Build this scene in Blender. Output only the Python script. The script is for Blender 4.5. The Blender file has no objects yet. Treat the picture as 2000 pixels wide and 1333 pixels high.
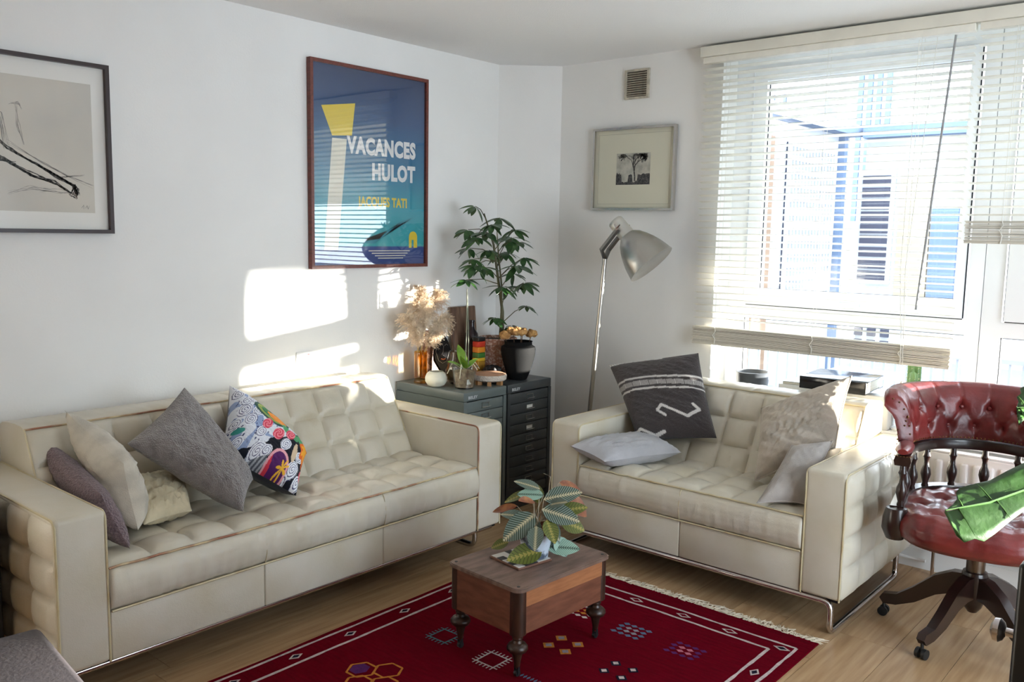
import bpy, bmesh, math, random
from mathutils import Vector, Matrix, noise as mnoise

sc = bpy.context.scene
col = sc.collection
pi = math.pi
R = math.radians
random.seed(11)

# ---------------------------------------------------------------- camera
cam_d = bpy.data.cameras.new('camera')
cam = bpy.data.objects.new('camera', cam_d); col.objects.link(cam)
cam_d.sensor_width = 36.0
cam_d.lens = 30.96
cam_d.clip_start = 0.05
_r = Vector((0.75721, 0.65292, 0.01756)); _f = Vector((-0.6464, 0.7532, -0.1214))
_f = (_f - _r * _f.dot(_r)).normalized(); _r.normalize(); _u = _r.cross(_f)
cam.matrix_world = Matrix(((_r.x, _u.x, -_f.x, 3.35), (_r.y, _u.y, -_f.y, 0.0), (_r.z, _u.z, -_f.z, 1.42), (0, 0, 0, 1)))
sc.camera = cam

# ---------------------------------------------------------------- sky, sun, exposure
world = bpy.data.worlds.new('world'); sc.world = world
world.use_nodes = True
bg = world.node_tree.nodes['Background']
bg.inputs['Color'].default_value = (0.84, 0.92, 1.0, 1)
bg.inputs['Strength'].default_value = 1.25
sun_d = bpy.data.lights.new('sun', 'SUN')
sun_d.energy = 6.0
sun_d.angle = R(0.9)
sun_d.color = (1.0, 0.91, 0.78)
sun = bpy.data.objects.new('sun', sun_d); col.objects.link(sun)
SUN_AZ, SUN_EL = R(29.3), R(3.0)
_sd = Vector((-math.cos(SUN_AZ) * math.cos(SUN_EL), -math.sin(SUN_AZ) * math.cos(SUN_EL), -math.sin(SUN_EL)))
sun.rotation_euler = _sd.to_track_quat('-Z', 'Y').to_euler()
sun.location = (12, 10, 6)
for (lx, ly, lz, sx, sy, rot) in ((1.82, 4.235, 1.42, 1.15, 1.75, (R(-90), 0, 0)), (3.14, 4.235, 1.42, 1.36, 1.75, (R(-90), 0, 0)),
                                  (5.06, 2.075, 1.15, 2.1, 1.95, (0, R(90), 0))):
    pl = bpy.data.lights.new('window_portal', 'AREA'); pl.shape = 'RECTANGLE'; pl.size = sx; pl.size_y = sy
    pl.cycles.is_portal = True
    po = bpy.data.objects.new('window_portal', pl); col.objects.link(po); po.location = (lx, ly, lz); po.rotation_euler = rot
sc.view_settings.view_transform = 'Standard'
sc.view_settings.look = 'None'
sc.view_settings.gamma = 1.0
sc.view_settings.use_curve_mapping = False
sc.view_settings.exposure = 3.12
sc.cycles.use_denoising = True
sc.cycles.max_bounces = 12
sc.cycles.diffuse_bounces = 6
sc.cycles.transparent_max_bounces = 16
sc.cycles.sample_clamp_indirect = 8.0
sc.cycles.caustics_reflective = False
sc.cycles.caustics_refractive = False

# ---------------------------------------------------------------- helpers
def lin(c):
    return tuple(((x / 255) / 12.92 if x / 255 <= 0.04045 else ((x / 255 + 0.055) / 1.055) ** 2.4) for x in c) + (1.0,)

def mat(name, rgb, rough=0.5, metal=0.0, var=0.0, vscale=8.0, bump=0.0, bscale=60.0, spec=0.5, sheen=0.0, coat=0.0,
        rgb2=None, lo=0.4, hi=0.65, stretch=(1, 1, 1), rand=0.0, detail=4.0):
    m = bpy.data.materials.new(name); m.use_nodes = True
    nt = m.node_tree; n = nt.nodes; l = nt.links
    b = n['Principled BSDF']
    b.inputs['Base Color'].default_value = lin(rgb)
    b.inputs['Roughness'].default_value = rough
    b.inputs['Metallic'].default_value = metal
    b.inputs['Specular IOR Level'].default_value = spec
    b.inputs['Sheen Weight'].default_value = sheen
    b.inputs['Coat Weight'].default_value = coat
    b.inputs['Coat Roughness'].default_value = 0.15
    tc = n.new('ShaderNodeTexCoord'); mp = n.new('ShaderNodeMapping'); mp.inputs['Scale'].default_value = stretch
    l.new(tc.outputs['Object'], mp.inputs['Vector'])
    out = None
    if rgb2 is not None or var > 0:
        t = n.new('ShaderNodeTexNoise'); t.inputs['Scale'].default_value = vscale; t.inputs['Detail'].default_value = detail
        l.new(mp.outputs[0], t.inputs['Vector'])
        r = n.new('ShaderNodeValToRGB')
        r.color_ramp.elements[0].position = lo; r.color_ramp.elements[1].position = hi
        c2 = rgb2 if rgb2 is not None else tuple(max(0, x * (1 - var)) for x in rgb)
        r.color_ramp.elements[0].color = lin(rgb); r.color_ramp.elements[1].color = lin(c2)
        l.new(t.outputs['Fac'], r.inputs['Fac']); out = r.outputs['Color']
    if rand > 0:
        oi = n.new('ShaderNodeObjectInfo'); h = n.new('ShaderNodeHueSaturation')
        ma = n.new('ShaderNodeMapRange'); ma.inputs['To Min'].default_value = 1 - rand; ma.inputs['To Max'].default_value = 1 + rand
        l.new(oi.outputs['Random'], ma.inputs['Value']); l.new(ma.outputs[0], h.inputs['Value'])
        if out is not None: l.new(out, h.inputs['Color'])
        else: h.inputs['Color'].default_value = lin(rgb)
        out = h.outputs['Color']
    if out is not None: l.new(out, b.inputs['Base Color'])
    if bump > 0:
        t2 = n.new('ShaderNodeTexNoise'); t2.inputs['Scale'].default_value = bscale; t2.inputs['Detail'].default_value = 6
        l.new(mp.outputs[0], t2.inputs['Vector'])
        bp = n.new('ShaderNodeBump'); bp.inputs['Strength'].default_value = bump; bp.inputs['Distance'].default_value = 0.01
        l.new(t2.outputs['Fac'], bp.inputs['Height']); l.new(bp.outputs[0], b.inputs['Normal'])
    return m

def glass_mat(name, tint=(255, 255, 255), refl=1.0, rough=0.0):
    m = bpy.data.materials.new(name); m.use_nodes = True
    nt = m.node_tree; n = nt.nodes; l = nt.links; n.clear()
    o = n.new('ShaderNodeOutputMaterial'); mx = n.new('ShaderNodeMixShader'); t = n.new('ShaderNodeBsdfTransparent')
    g = n.new('ShaderNodeBsdfGlossy'); g.inputs['Roughness'].default_value = rough; fr = n.new('ShaderNodeLayerWeight'); fr.inputs['Blend'].default_value = 0.5
    pw = n.new('ShaderNodeMath'); pw.operation = 'POWER'; pw.inputs[1].default_value = 5.0
    mu = n.new('ShaderNodeMath'); mu.operation = 'MULTIPLY_ADD'; mu.inputs[1].default_value = 0.95 * refl; mu.inputs[2].default_value = 0.04 * refl; mu.use_clamp = True
    t.inputs['Color'].default_value = lin(tint)
    l.new(fr.outputs['Facing'], pw.inputs[0]); l.new(pw.outputs[0], mu.inputs[0]); l.new(mu.outputs[0], mx.inputs[0]); l.new(t.outputs[0], mx.inputs[1]); l.new(g.outputs[0], mx.inputs[2])
    l.new(mx.outputs[0], o.inputs['Surface'])
    return m

def attr_mat(name, rough=0.8, bump=0.0, bscale=200, sheen=0.0, spec=0.3):
    m = mat(name, (255, 255, 255), rough, bump=bump, bscale=bscale, sheen=sheen, spec=spec)
    n = m.node_tree.nodes; a = n.new('ShaderNodeAttribute'); a.attribute_name = 'ink'
    m.node_tree.links.new(a.outputs['Color'], n['Principled BSDF'].inputs['Base Color'])
    return m

def frame_of(d):
    d = Vector(d).normalized()
    a = Vector((0, 0, 1)) if abs(d.z) < 0.9 else Vector((1, 0, 0))
    x = a.cross(d).normalized(); return x, d.cross(x)

class MB:
    def __init__(s): s.v = []; s.f = []; s.mi = []; s.m = 0
    def add(s, vs, fs):
        o = len(s.v); s.v += [tuple(v) for v in vs]; s.f += [tuple(i + o for i in f) for f in fs]; s.mi += [s.m] * len(fs); return o
    def box(s, c, d, M=None):
        x, y, z = (k / 2 for k in d)
        vs = [Vector((sx * x, sy * y, sz * z)) for sx in (-1, 1) for sy in (-1, 1) for sz in (-1, 1)]
        if M is not None: vs = [M @ v for v in vs]
        vs = [v + Vector(c) for v in vs]
        s.add(vs, [(0, 1, 3, 2), (4, 6, 7, 5), (0, 4, 5, 1), (2, 3, 7, 6), (0, 2, 6, 4), (1, 5, 7, 3)]); return s
    def bx(s, x0, x1, y0, y1, z0, z1):
        return s.box(((x0 + x1) / 2, (y0 + y1) / 2, (z0 + z1) / 2), (x1 - x0, y1 - y0, z1 - z0))
    def tube(s, pts, r, n=8, closed=False, caps=True, flat=1.0):
        pts = [Vector(p) for p in pts]; k = len(pts)
        rs = r if isinstance(r, (list, tuple)) else [r] * k
        tan = []
        for i in range(k):
            a = pts[(i - 1) % k] if (closed or i > 0) else pts[0]; b = pts[(i + 1) % k] if (closed or i < k - 1) else pts[-1]
            d = (b - a); tan.append(d.normalized() if d.length > 1e-9 else Vector((0, 0, 1)))
        x, y = frame_of(tan[0]); vs = []
        for i in range(k):
            x = (x - tan[i] * x.dot(tan[i]))
            if x.length < 1e-6: x, _ = frame_of(tan[i])
            x.normalize(); y = tan[i].cross(x)
            for j in range(n):
                a = 2 * pi * j / n; vs.append(pts[i] + (x * math.cos(a) + y * math.sin(a) * flat) * rs[i])
        fs = []
        for i in range(k if closed else k - 1):
            for j in range(n):
                a = i * n + j; b = i * n + (j + 1) % n; c = ((i + 1) % k) * n + (j + 1) % n; d = ((i + 1) % k) * n + j
                fs.append((a, b, c, d))
        if caps and not closed:
            fs.append(tuple(range(n - 1, -1, -1))); fs.append(tuple((k - 1) * n + j for j in range(n)))
        s.add(vs, fs); return s
    def lathe(s, prof, n=24, M=None, c=(0, 0, 0)):
        vs = []
        for (r, z) in prof:
            for j in range(n):
                a = 2 * pi * j / n; p = Vector((max(r, 1e-4) * math.cos(a), max(r, 1e-4) * math.sin(a), z))
                if M is not None: p = M @ p
                vs.append(p + Vector(c))
        fs = []
        for i in range(len(prof) - 1):
            for j in range(n):
                fs.append((i * n + j, i * n + (j + 1) % n, (i + 1) * n + (j + 1) % n, (i + 1) * n + j))
        if prof[0][0] > 1e-3: fs.append(tuple(range(n - 1, -1, -1)))
        if prof[-1][0] > 1e-3: fs.append(tuple((len(prof) - 1) * n + j for j in range(n)))
        s.add(vs, fs); return s
    def grid(s, fn, nu, nv, wrapu=False):
        vs = [fn(i / nu, j / nv) for j in range(nv + 1) for i in range(nu + (0 if wrapu else 1))]
        w = nu if wrapu else nu + 1; fs = []
        for j in range(nv):
            for i in range(nu):
                i2 = (i + 1) % w
                fs.append((j * w + i, j * w + i2, (j + 1) * w + i2, (j + 1) * w + i))
        s.add(vs, fs); return s
    def prism(s, poly, z0, z1, M=None):
        k = len(poly); vs = [Vector((p[0], p[1], z0)) for p in poly] + [Vector((p[0], p[1], z1)) for p in poly]
        if M is not None: vs = [M @ v for v in vs]
        fs = [tuple(range(k - 1, -1, -1)), tuple(range(k, 2 * k))] + [(i, (i + 1) % k, k + (i + 1) % k, k + i) for i in range(k)]
        s.add(vs, fs); return s
    def mesh(s, name, mats, smooth=True, sharp=38):
        me = bpy.data.meshes.new(name); me.from_pydata(s.v, [], s.f)
        for m in (mats if isinstance(mats, (list, tuple)) else [mats]): me.materials.append(m)
        if any(s.mi): me.polygons.foreach_set('material_index', s.mi)
        if smooth:
            me.polygons.foreach_set('use_smooth', [True] * len(me.polygons))
            if sharp: me.set_sharp_from_angle(angle=R(sharp))
        me.update(); return me
    def build(s, name, mats, parent=None, loc=(0, 0, 0), rot=(0, 0, 0), smooth=True, sharp=38):
        return obj(name, s.mesh(name, mats, smooth, sharp), parent, loc, rot)

def obj(name, me, parent=None, loc=(0, 0, 0), rot=(0, 0, 0)):
    o = bpy.data.objects.new(name, me); col.objects.link(o); o.parent = parent; o.location = loc; o.rotation_euler = rot
    return o

def rbox_mesh(name, d, bev, m, seg=3):
    bm = bmesh.new(); bmesh.ops.create_cube(bm, size=1.0)
    bmesh.ops.scale(bm, vec=d, verts=bm.verts)
    bmesh.ops.bevel(bm, geom=list(bm.edges), offset=bev, segments=seg, profile=0.5, affect='EDGES')
    me = bpy.data.meshes.new(name); bm.to_mesh(me); bm.free(); me.materials.append(m)
    me.polygons.foreach_set('use_smooth', [max(abs(c) for c in p.normal) < .9995 for p in me.polygons]); me.set_sharp_from_angle(angle=R(50)); return me

def rbox(name, x0, x1, y0, y1, z0, z1, bev, m, parent=None, seg=3, rot=(0, 0, 0)):
    return obj(name, rbox_mesh(name, (x1 - x0, y1 - y0, z1 - z0), bev, m, seg), parent, ((x0 + x1) / 2, (y0 + y1) / 2, (z0 + z1) / 2), rot)

def box(name, x0, x1, y0, y1, z0, z1, m, parent=None):
    return MB().box((0, 0, 0), (x1 - x0, y1 - y0, z1 - z0)).build(name, m, parent, ((x0 + x1) / 2, (y0 + y1) / 2, (z0 + z1) / 2), smooth=False)

def tag(o, label=None, cat=None, group=None, kind=None):
    if label: o['label'] = label
    if cat: o['category'] = cat
    if group: o['group'] = group
    if kind: o['kind'] = kind
    return o

def thing(name, label, cat, loc=(0, 0, 0), rz=0.0, group=None, rot=None):
    o = bpy.data.objects.new(name, None); col.objects.link(o); o.location = loc; o.rotation_euler = rot if rot else (0, 0, rz)
    o.empty_display_size = 0.05
    return tag(o, label, cat, group)

def struct(o): o['kind'] = 'structure'; return o

def text_mesh(name, body, size, m, parent, M, bold=0.0, sx=1.0, align='RIGHT'):
    c = bpy.data.curves.new(name, 'FONT'); c.body = body; c.size = size; c.align_x = align; c.offset = bold; c.extrude = 0.0002; c.resolution_u = 3; c.space_character = 1.0 + bold * 18
    t = bpy.data.objects.new(name, c); col.objects.link(t)
    dg = bpy.context.evaluated_depsgraph_get(); me = bpy.data.meshes.new_from_object(t.evaluated_get(dg))
    bpy.data.objects.remove(t); bpy.data.curves.remove(c)
    me.transform(Matrix.Diagonal((sx, 1, 1, 1))); me.transform(M); me.materials.clear(); me.materials.append(m); me.name = name
    return obj(name, me, parent)

def arc(c, r, a0, a1, n, ax='xy'):
    out = []
    for i in range(n + 1):
        a = a0 + (a1 - a0) * i / n; p, q = r * math.cos(a), r * math.sin(a)
        out.append({'xy': (c[0] + p, c[1] + q, c[2]), 'xz': (c[0] + p, c[1], c[2] + q), 'yz': (c[0], c[1] + p, c[2] + q)}[ax])
    return out

def rounded(pts, r, n=5):
    """polyline with rounded corners"""
    P = [Vector(p) for p in pts]; out = [P[0]]
    for i in range(1, len(P) - 1):
        a = (P[i - 1] - P[i]); b = (P[i + 1] - P[i]); d = min(r, a.length * .49, b.length * .49)
        p0 = P[i] + a.normalized() * d; p1 = P[i] + b.normalized() * d
        for k in range(n + 1):
            t = k / n; out.append((1 - t) ** 2 * p0 + 2 * t * (1 - t) * P[i] + t * t * p1)
    out.append(P[-1]); return out

def fbm(x, y, z=0.0): return mnoise.fractal(Vector((x, y, z)), 1.0, 2.0, 3)

# ---------------------------------------------------------------- materials
m_wall = mat('white_wall_paint', (238, 237, 234), 0.75, var=0.02, vscale=2, bump=0.05, bscale=120, spec=0.25)
m_ceil = mat('white_ceiling_paint', (236, 236, 236), 0.85, bump=0.25, bscale=180, spec=0.2)
m_gloss_white = mat('white_gloss_paint', (240, 240, 238), 0.3)
m_upvc = mat('white_plastic_frame', (240, 242, 244), 0.28)
m_gasket = mat('black_rubber', (28, 30, 33), 0.6)
m_pane = glass_mat('window_glass', (250, 253, 255), 1.0)
m_slat = mat('cream_blind_slat', (238, 235, 224), 0.45, var=0.03, vscale=20)
m_stack = mat('cream_gathered_slats', (214, 209, 196), 0.5, var=0.12, vscale=200, stretch=(0.01, 0.01, 3))
m_cord = mat('white_cord', (228, 226, 218), 0.7)
m_chrome = mat('chrome', (205, 200, 200), 0.16, 1.0)
m_alu = mat('brushed_aluminium', (190, 188, 182), 0.28, 1.0, bump=0.02, bscale=200)
m_black = mat('black_satin', (22, 22, 24), 0.35)
m_blackmetal = mat('dark_metal', (38, 40, 42), 0.4, 0.3)
# ---------------------------------------------------------------- room shell
CEIL, YW, YF = 2.346, 3.99, 4.14
XR, YB = 4.9, -1.9
floor = struct(MB().bx(-0.02, XR + 0.02, YB - 0.02, YW + 0.02, -0.06, -0.014).build('floor', mat('floor_gap', (70, 54, 38), 0.8), smooth=False))
m_plank = mat('oak_laminate', (190, 158, 120), 0.38, rgb2=(160, 125, 88), vscale=3.2, lo=0.35, hi=0.72, stretch=(14, 0.9, 1), bump=0.04, bscale=30, rand=0.09, detail=8)
PW, PL = 0.19, 1.28
pm = {}
nrow = int(XR / PW) + 1
for i in range(nrow):
    x0 = i * PW; x1 = min(XR, x0 + PW)
    y = YB - random.random() * PL
    while y < YW:
        a, b = max(y, YB), min(y + PL, YW)
        if b - a > 0.02:
            k = (round(x1 - x0, 3), round(b - a, 3))
            if k not in pm: pm[k] = MB().box((0, 0, -0.006), (k[0] - 0.0016, k[1] - 0.0016, 0.012)).mesh('plank', m_plank, smooth=False)
            obj('plank', pm[k], floor, ((x0 + x1) / 2, (a + b) / 2, 0))
        y += PL
struct(box('ceiling', -0.1, XR + 0.1, YB - 0.1, YW + 0.3, CEIL, CEIL + 0.1, m_ceil))
struct(box('wall_left', -0.12, 0, YB - 0.1, YW + 0.25, -0.05, CEIL, m_wall))
struct(MB().prism([(0, 3.752), (0.259, YW), (0.259, YW + 0.02), (0, YW + 0.02)], 0, CEIL).build('wall_corner', m_wall, smooth=False))
WX0, WX1, SILL, HEAD = 1.246, 3.80, 0.585, 2.29
struct(MB().bx(0, WX0, YW, YW + 0.26, 0, CEIL).bx(WX1, XR, YW, YW + 0.26, 0, CEIL).bx(WX0, WX1, YW, YW + 0.26, 0, SILL - 0.03).bx(WX0, WX1, YW, YW + 0.26, HEAD, CEIL)
       .build('wall_window', m_wall, smooth=False))
m_bounce_cut_wall = mat('bounce_cutting_taupe', (132, 116, 98), .8)  # dark tone chosen for the unseen walls to cut bounced light
struct(box('wall_back', -0.1, XR + 0.1, YB - 0.12, YB, -0.05, CEIL, m_bounce_cut_wall))
struct(MB().bx(XR, XR + 0.15, YB, 1.1, 0, CEIL).bx(XR, XR + 0.15, 3.05, YW + 0.26, 0, CEIL).bx(XR, XR + 0.15, 1.1, 3.05, 0, 0.1).bx(XR, XR + 0.15, 1.1, 3.05, 2.2, CEIL)
       .build('wall_right', m_bounce_cut_wall, smooth=False))
struct(rbox('trim_sill', WX0 + 0.002, WX1 - 0.002, YW - 0.03, YF + 0.01, SILL - 0.028, SILL, 0.008, m_gloss_white))
for nm, a in (('baseboard_left', (0, 0.016, YB, 3.75)), ('baseboard_window', (0.27, XR, YW - 0.016, YW)), ('baseboard_right', (XR - 0.016, XR, YB, YW - 0.02))):
    struct(MB().bx(a[0], a[1], a[2], a[3], 0, 0.085).bx(a[0], a[1] - (0.006 if a[1] - a[0] < .1 else 0), a[2] + (0.006 if a[1] - a[0] > .1 else 0), a[3], 0.085, 0.1).build(nm, m_gloss_white, smooth=False))

def window_unit(name, x0, x1, z0, z1, y, trans0, trans1, gx0, gx1, gz0, gz1, lx0, lx1, lz0, lz1):
    """fixed frame + lower fixed pane + upper opening sash"""
    w = bpy.data.objects.new(name, None); col.objects.link(w); struct(w); w.location = (0, 0, 0)
    F = MB()
    F.bx(x0, lx0, y, y + 0.07, z0, z1).bx(lx1, x1, y, y + 0.07, z0, z1).bx(lx0, lx1, y, y + 0.07, z0, lz0).bx(lx0, lx1, y, y + 0.07, z1 - 0.05, z1).bx(lx0, lx1, y, y + 0.07, trans0, trans1)
    fr = F.build('window_frame', m_upvc, w, smooth=False)
    S = MB(); a0, a1, b0, b1 = lx0 + 0.012, lx1 - 0.012, trans1 + 0.004, z1 - 0.055
    ys = y - 0.018
    S.bx(a0, gx0, ys, y + 0.05, b0, b1).bx(gx1, a1, ys, y + 0.05, b0, b1).bx(gx0, gx1, ys, y + 0.05, b0, gz0).bx(gx0, gx1, ys, y + 0.05, gz1, b1)
    sash = S.build('opening_sash', m_upvc, w, smooth=False)
    g = 0.004
    for nm, (p0, p1, q0, q1, yy, par) in {'up': (gx0, gx1, gz0, gz1, y + 0.012, sash), 'lo': (lx0, lx1, lz0, trans0, y + 0.02, fr)}.items():
        G = MB()
        G.bx(p0, p0 + g, yy - 0.004, yy, q0, q1).bx(p1 - g, p1, yy - 0.004, yy, q0, q1).bx(p0, p1, yy - 0.004, yy, q0, q0 + g).bx(p0, p1, yy - 0.004, yy, q1 - g, q1)
        G.build('gasket', m_gasket, par, smooth=False)
        MB().bx(p0, p1, yy, yy + 0.006, q0, q1).build('pane', m_pane, par, smooth=False)
    G = MB().bx(a0 - 0.005, a0, ys + .014, y, b0, b1).bx(a1, a1 + 0.005, ys + .014, y, b0, b1).bx(a0, a1, ys + .014, y, b0 - 0.005, b0)
    G.build('seal', m_gasket, sash, smooth=False)
    hx = (gx0 + gx1) / 2
    MB().bx(hx - 0.06, hx + 0.06, ys - 0.022, ys - 0.008, b0 + 0.02, b0 + 0.036).bx(hx - 0.06, hx - 0.035, ys - 0.01, ys, b0 + 0.012, b0 + 0.044).build('handle', m_upvc, sash, smooth=False)
    return w

window_unit('window_1', WX0, 2.425, SILL, HEAD, YF, 1.018, 1.085, 1.415, 2.318, 1.168, 2.175, 1.336, 2.366, 0.64, 1.018)
window_unit('window_2', 2.428, WX1, SILL, HEAD, YF, 1.018, 1.085, 2.59, 3.63, 1.168, 2.175, 2.505, 3.72, 0.64, 1.018)
# unseen glazed door, added in the side wall to bring in fill light
w3 = bpy.data.objects.new('window_added', None); col.objects.link(w3); struct(w3)
F = MB()
for (a, b, c, d) in ((1.1, 1.16, 0.1, 2.2), (2.99, 3.05, 0.1, 2.2), (2.03, 2.12, 0.1, 2.2), (1.1, 3.05, 0.1, 0.18), (1.1, 3.05, 2.12, 2.2)):
    F.bx(XR + 0.04, XR + 0.11, a, b, c, d)
F.build('window_frame', m_upvc, w3, smooth=False)
for (a, b) in ((1.16, 2.03), (2.12, 2.99)):
    MB().bx(XR + 0.07, XR + 0.076, a, b, 0.18, 2.12).build('pane', m_pane, w3, smooth=False)

# pelmet board above the blinds
tag(struct(rbox('trim_pelmet', 1.15, XR - 0.01, 3.925, YW, 2.283, 2.333, 0.004, mat('cream_gloss_board', (233, 230, 218), 0.4, var=.03, vscale=6))))

# ---------------------------------------------------------------- venetian blinds
def slat_mesh(L):
    s = MB(); w = 0.0175; pr = [(-w, -0.0015), (-w * .33, 0.0012), (w * .33, 0.0012), (w, -0.0015)]
    vs = []
    for x in (-L / 2, L / 2):
        for (y, z) in pr: vs.append((x, y, z + 0.0009))
        for (y, z) in reversed(pr): vs.append((x, y, z - 0.0009))
    fs = [(i, (i + 1) % 8, 8 + (i + 1) % 8, 8 + i) for i in range(8)] + [(7, 6, 5, 4, 3, 2, 1, 0), tuple(range(8, 16))]
    s.add(vs, fs); return s.mesh('slat', m_slat, smooth=False)

def blind(label, x0, x1, zs, zb, ladders, wand=None, tilt=0.0, y=3.953, pitch=0.0318):
    t = thing('venetian_blind', label, 'blind', ((x0 + x1) / 2, y, zb), group='cream venetian blinds in the window')
    L = x1 - x0; cx, top = (x0 + x1) / 2, 2.283
    rbox('headrail', -L / 2, L / 2, -0.02, 0.02, top - 0.03 - zb, top - 0.001 - zb, 0.002, m_slat, t)
    me = slat_mesh(L); z = top - 0.055; k = 0
    while z > zs + 0.012:
        o = obj('slat', me, t, (random.uniform(-.002, .002), random.uniform(-.001, .001), z - zb + random.uniform(-.0012, .0012)), (R(tilt + random.uniform(-3, 3)), R(random.uniform(-.12, .12)), R(random.uniform(-.1, .1))))
        z -= pitch; k += 1
    S = MB(); zz = 0.012; kk = 0
    while zz < zs - zb:
        S.box((random.uniform(-.003, .003), random.uniform(-.0025, .0025), zz), (L, 0.035, 0.0034), Matrix.Rotation(R(random.uniform(-.12, .12)), 3, 'Y') @ Matrix.Rotation(R(random.uniform(-2, 2)), 3, 'X')); zz += 0.0046
    tag(S.build('gathered_slats', m_stack, t, smooth=False), kind='stuff')
    rbox('bottom_rail', -L / 2, L / 2, -0.018, 0.018, 0, 0.011, 0.002, m_stack, t)
    for lx in ladders:
        C = MB()
        for dy in (-0.019, 0.019): C.tube([(lx - cx, dy, 0.0), (lx - cx, dy, top - 0.03 - zb)], 0.0009, 4)
        C.tube([(lx - cx, -0.021, zs - zb - .002), (lx - cx + .008, -0.026, zs - zb - .02), (lx - cx - .006, -0.026, zs - zb - .04), (lx - cx + .006, -0.025, zs - zb - .06), (lx - cx, -0.021, 0)], 0.0022, 5)
        C.build('ladder_cord', m_cord, t)
    if wand:
        MB().tube([(wand[0] - cx, -0.026, top - 0.04 - zb), (wand[1] - cx, -0.032, wand[2] - zb)], 0.0045, 8).build('tilt_wand', mat('grey_clear_wand', (150, 150, 150), 0.3), t)
        MB().tube([(wand[0] - .07 - cx, -0.023, top - 0.04 - zb), (wand[0] - .13 - cx, -0.028, 1.3 - zb), (wand[0] - .11 - cx, -0.03, 0.82 - zb)], 0.0014, 5).build('pull_cord', m_cord, t)
        MB().tube([(wand[0] - .14 - cx, -0.023, top - 0.04 - zb), (wand[0] - .15 - cx, -0.028, 1.3 - zb), (wand[0] - .115 - cx, -0.03, 0.82 - zb)], 0.0014, 5).build('pull_cord', m_cord, t)
        MB().lathe([(0.003, 0), (0.008, .004), (0.006, .03), (0.003, .035)], 10, c=(wand[0] - .112 - cx, -0.03, 0.785 - zb)).build('cord_tassel', m_cord, t)
    return t
blind('wide cream venetian blind lowered almost to the back of the loveseat', 1.165, 2.368, 0.978, 0.888, (1.29, 1.78, 2.17), (2.30, 2.225, 1.13), -11)
blind('cream venetian blind pulled up halfway, beside the leather captain\'s chair', 2.386, 3.78, 1.505, 1.412, (2.52, 2.9, 3.3), None, -8)

# ---------------------------------------------------------------- radiator under the window
rad = thing('radiator', 'white ridged panel radiator under the window behind the captain\'s chair', 'radiator', (2.95, 3.895, 0.0))
m_rad = mat('white_radiator_enamel', (236, 236, 232), 0.35)
rbox('panel', -0.62, 0.62, 0.0, 0.03, 0.14, 0.545, 0.008, m_rad, rad)
rib = rbox_mesh('ridge', (0.028, 0.02, 0.35), 0.008, m_rad, 2)
for i in range(25): obj('ridge', rib, rad, (-0.58 + i * 0.0483, -0.004, 0.34))
MB().bx(-0.62, 0.62, 0.0, 0.05, 0.546, 0.552).build('top_grille', m_rad, rad, smooth=False)
MB().tube([(-0.58, 0.02, 0.15), (-0.58, 0.02, 0.0)], 0.008, 8).build('feed_pipe', m_chrome, rad)
for sx in (-0.4, 0.4): MB().bx(sx - .02, sx + .02, 0.03, 0.094, 0.2, 0.5).build('bracket', m_rad, rad, smooth=False)
pipe = MB().tube([(0.9, 3.955, 0.045), (2.33, 3.955, 0.045)], 0.008, 8).build('heating_pipe', m_gloss_white)
tag(pipe, 'thin white heating pipe running along the skirting to the radiator', 'pipe')

# ---------------------------------------------------------------- wall vent and socket
vent = thing('air_vent', 'small square louvred air vent high on the wall by the blind', 'vent', (0.756, YW, 2.203))
m_vent = mat('beige_vent_plastic', (196, 188, 170), 0.5, var=.15, vscale=40)
MB().bx(-.072, .072, -.004, 0, -.072, .072).build('backing', mat('vent_dark_backing', (70, 62, 52), .9), vent, smooth=False)  # flat dark plate behind the vent slats
MB().bx(-.075, -.062, -.012, 0, -.075, .075).bx(.062, .075, -.012, 0, -.075, .075).bx(-.062, .062, -.012, 0, .064, .075).bx(-.062, .062, -.012, 0, -.075, -.064).build('frame', m_vent, vent, smooth=False)
vs = MB().box((0, 0, 0), (.124, .01, .0025), Matrix.Rotation(R(35), 3, 'X')).mesh('slat', m_vent, smooth=False)
for i in range(11): obj('slat', vs, vent, (0, -.007, -.056 + i * .0112))

sk = thing('power_socket', 'white single power socket with switch on the wall above the long sofa', 'socket', (0.0, 2.427, 0.819))
rbox('plate', 0, .009, -.043, .043, -.043, .043, .003, m_gloss_white, sk)
m_hole = mat('socket_hole', (40, 40, 42), .6)
for nm, (y, z, w, h) in {'earth': (-.006, -.004, .005, .009), 'live': (-.017, -.024, .008, .005), 'neutral': (.005, -.024, .008, .005)}.items():
    MB().bx(.0085, .0094, y - w / 2, y + w / 2, z - h / 2, z + h / 2).build('pin_hole', m_hole, sk, smooth=False)
rbox('switch', .007, .013, .012, .026, .012, .032, .001, m_gloss_white, sk, 2)
MB().bx(.0128, .0134, .014, .024, .027, .031).build('switch_mark', mat('red_mark', (180, 60, 50), .5), sk, smooth=False)

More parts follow.
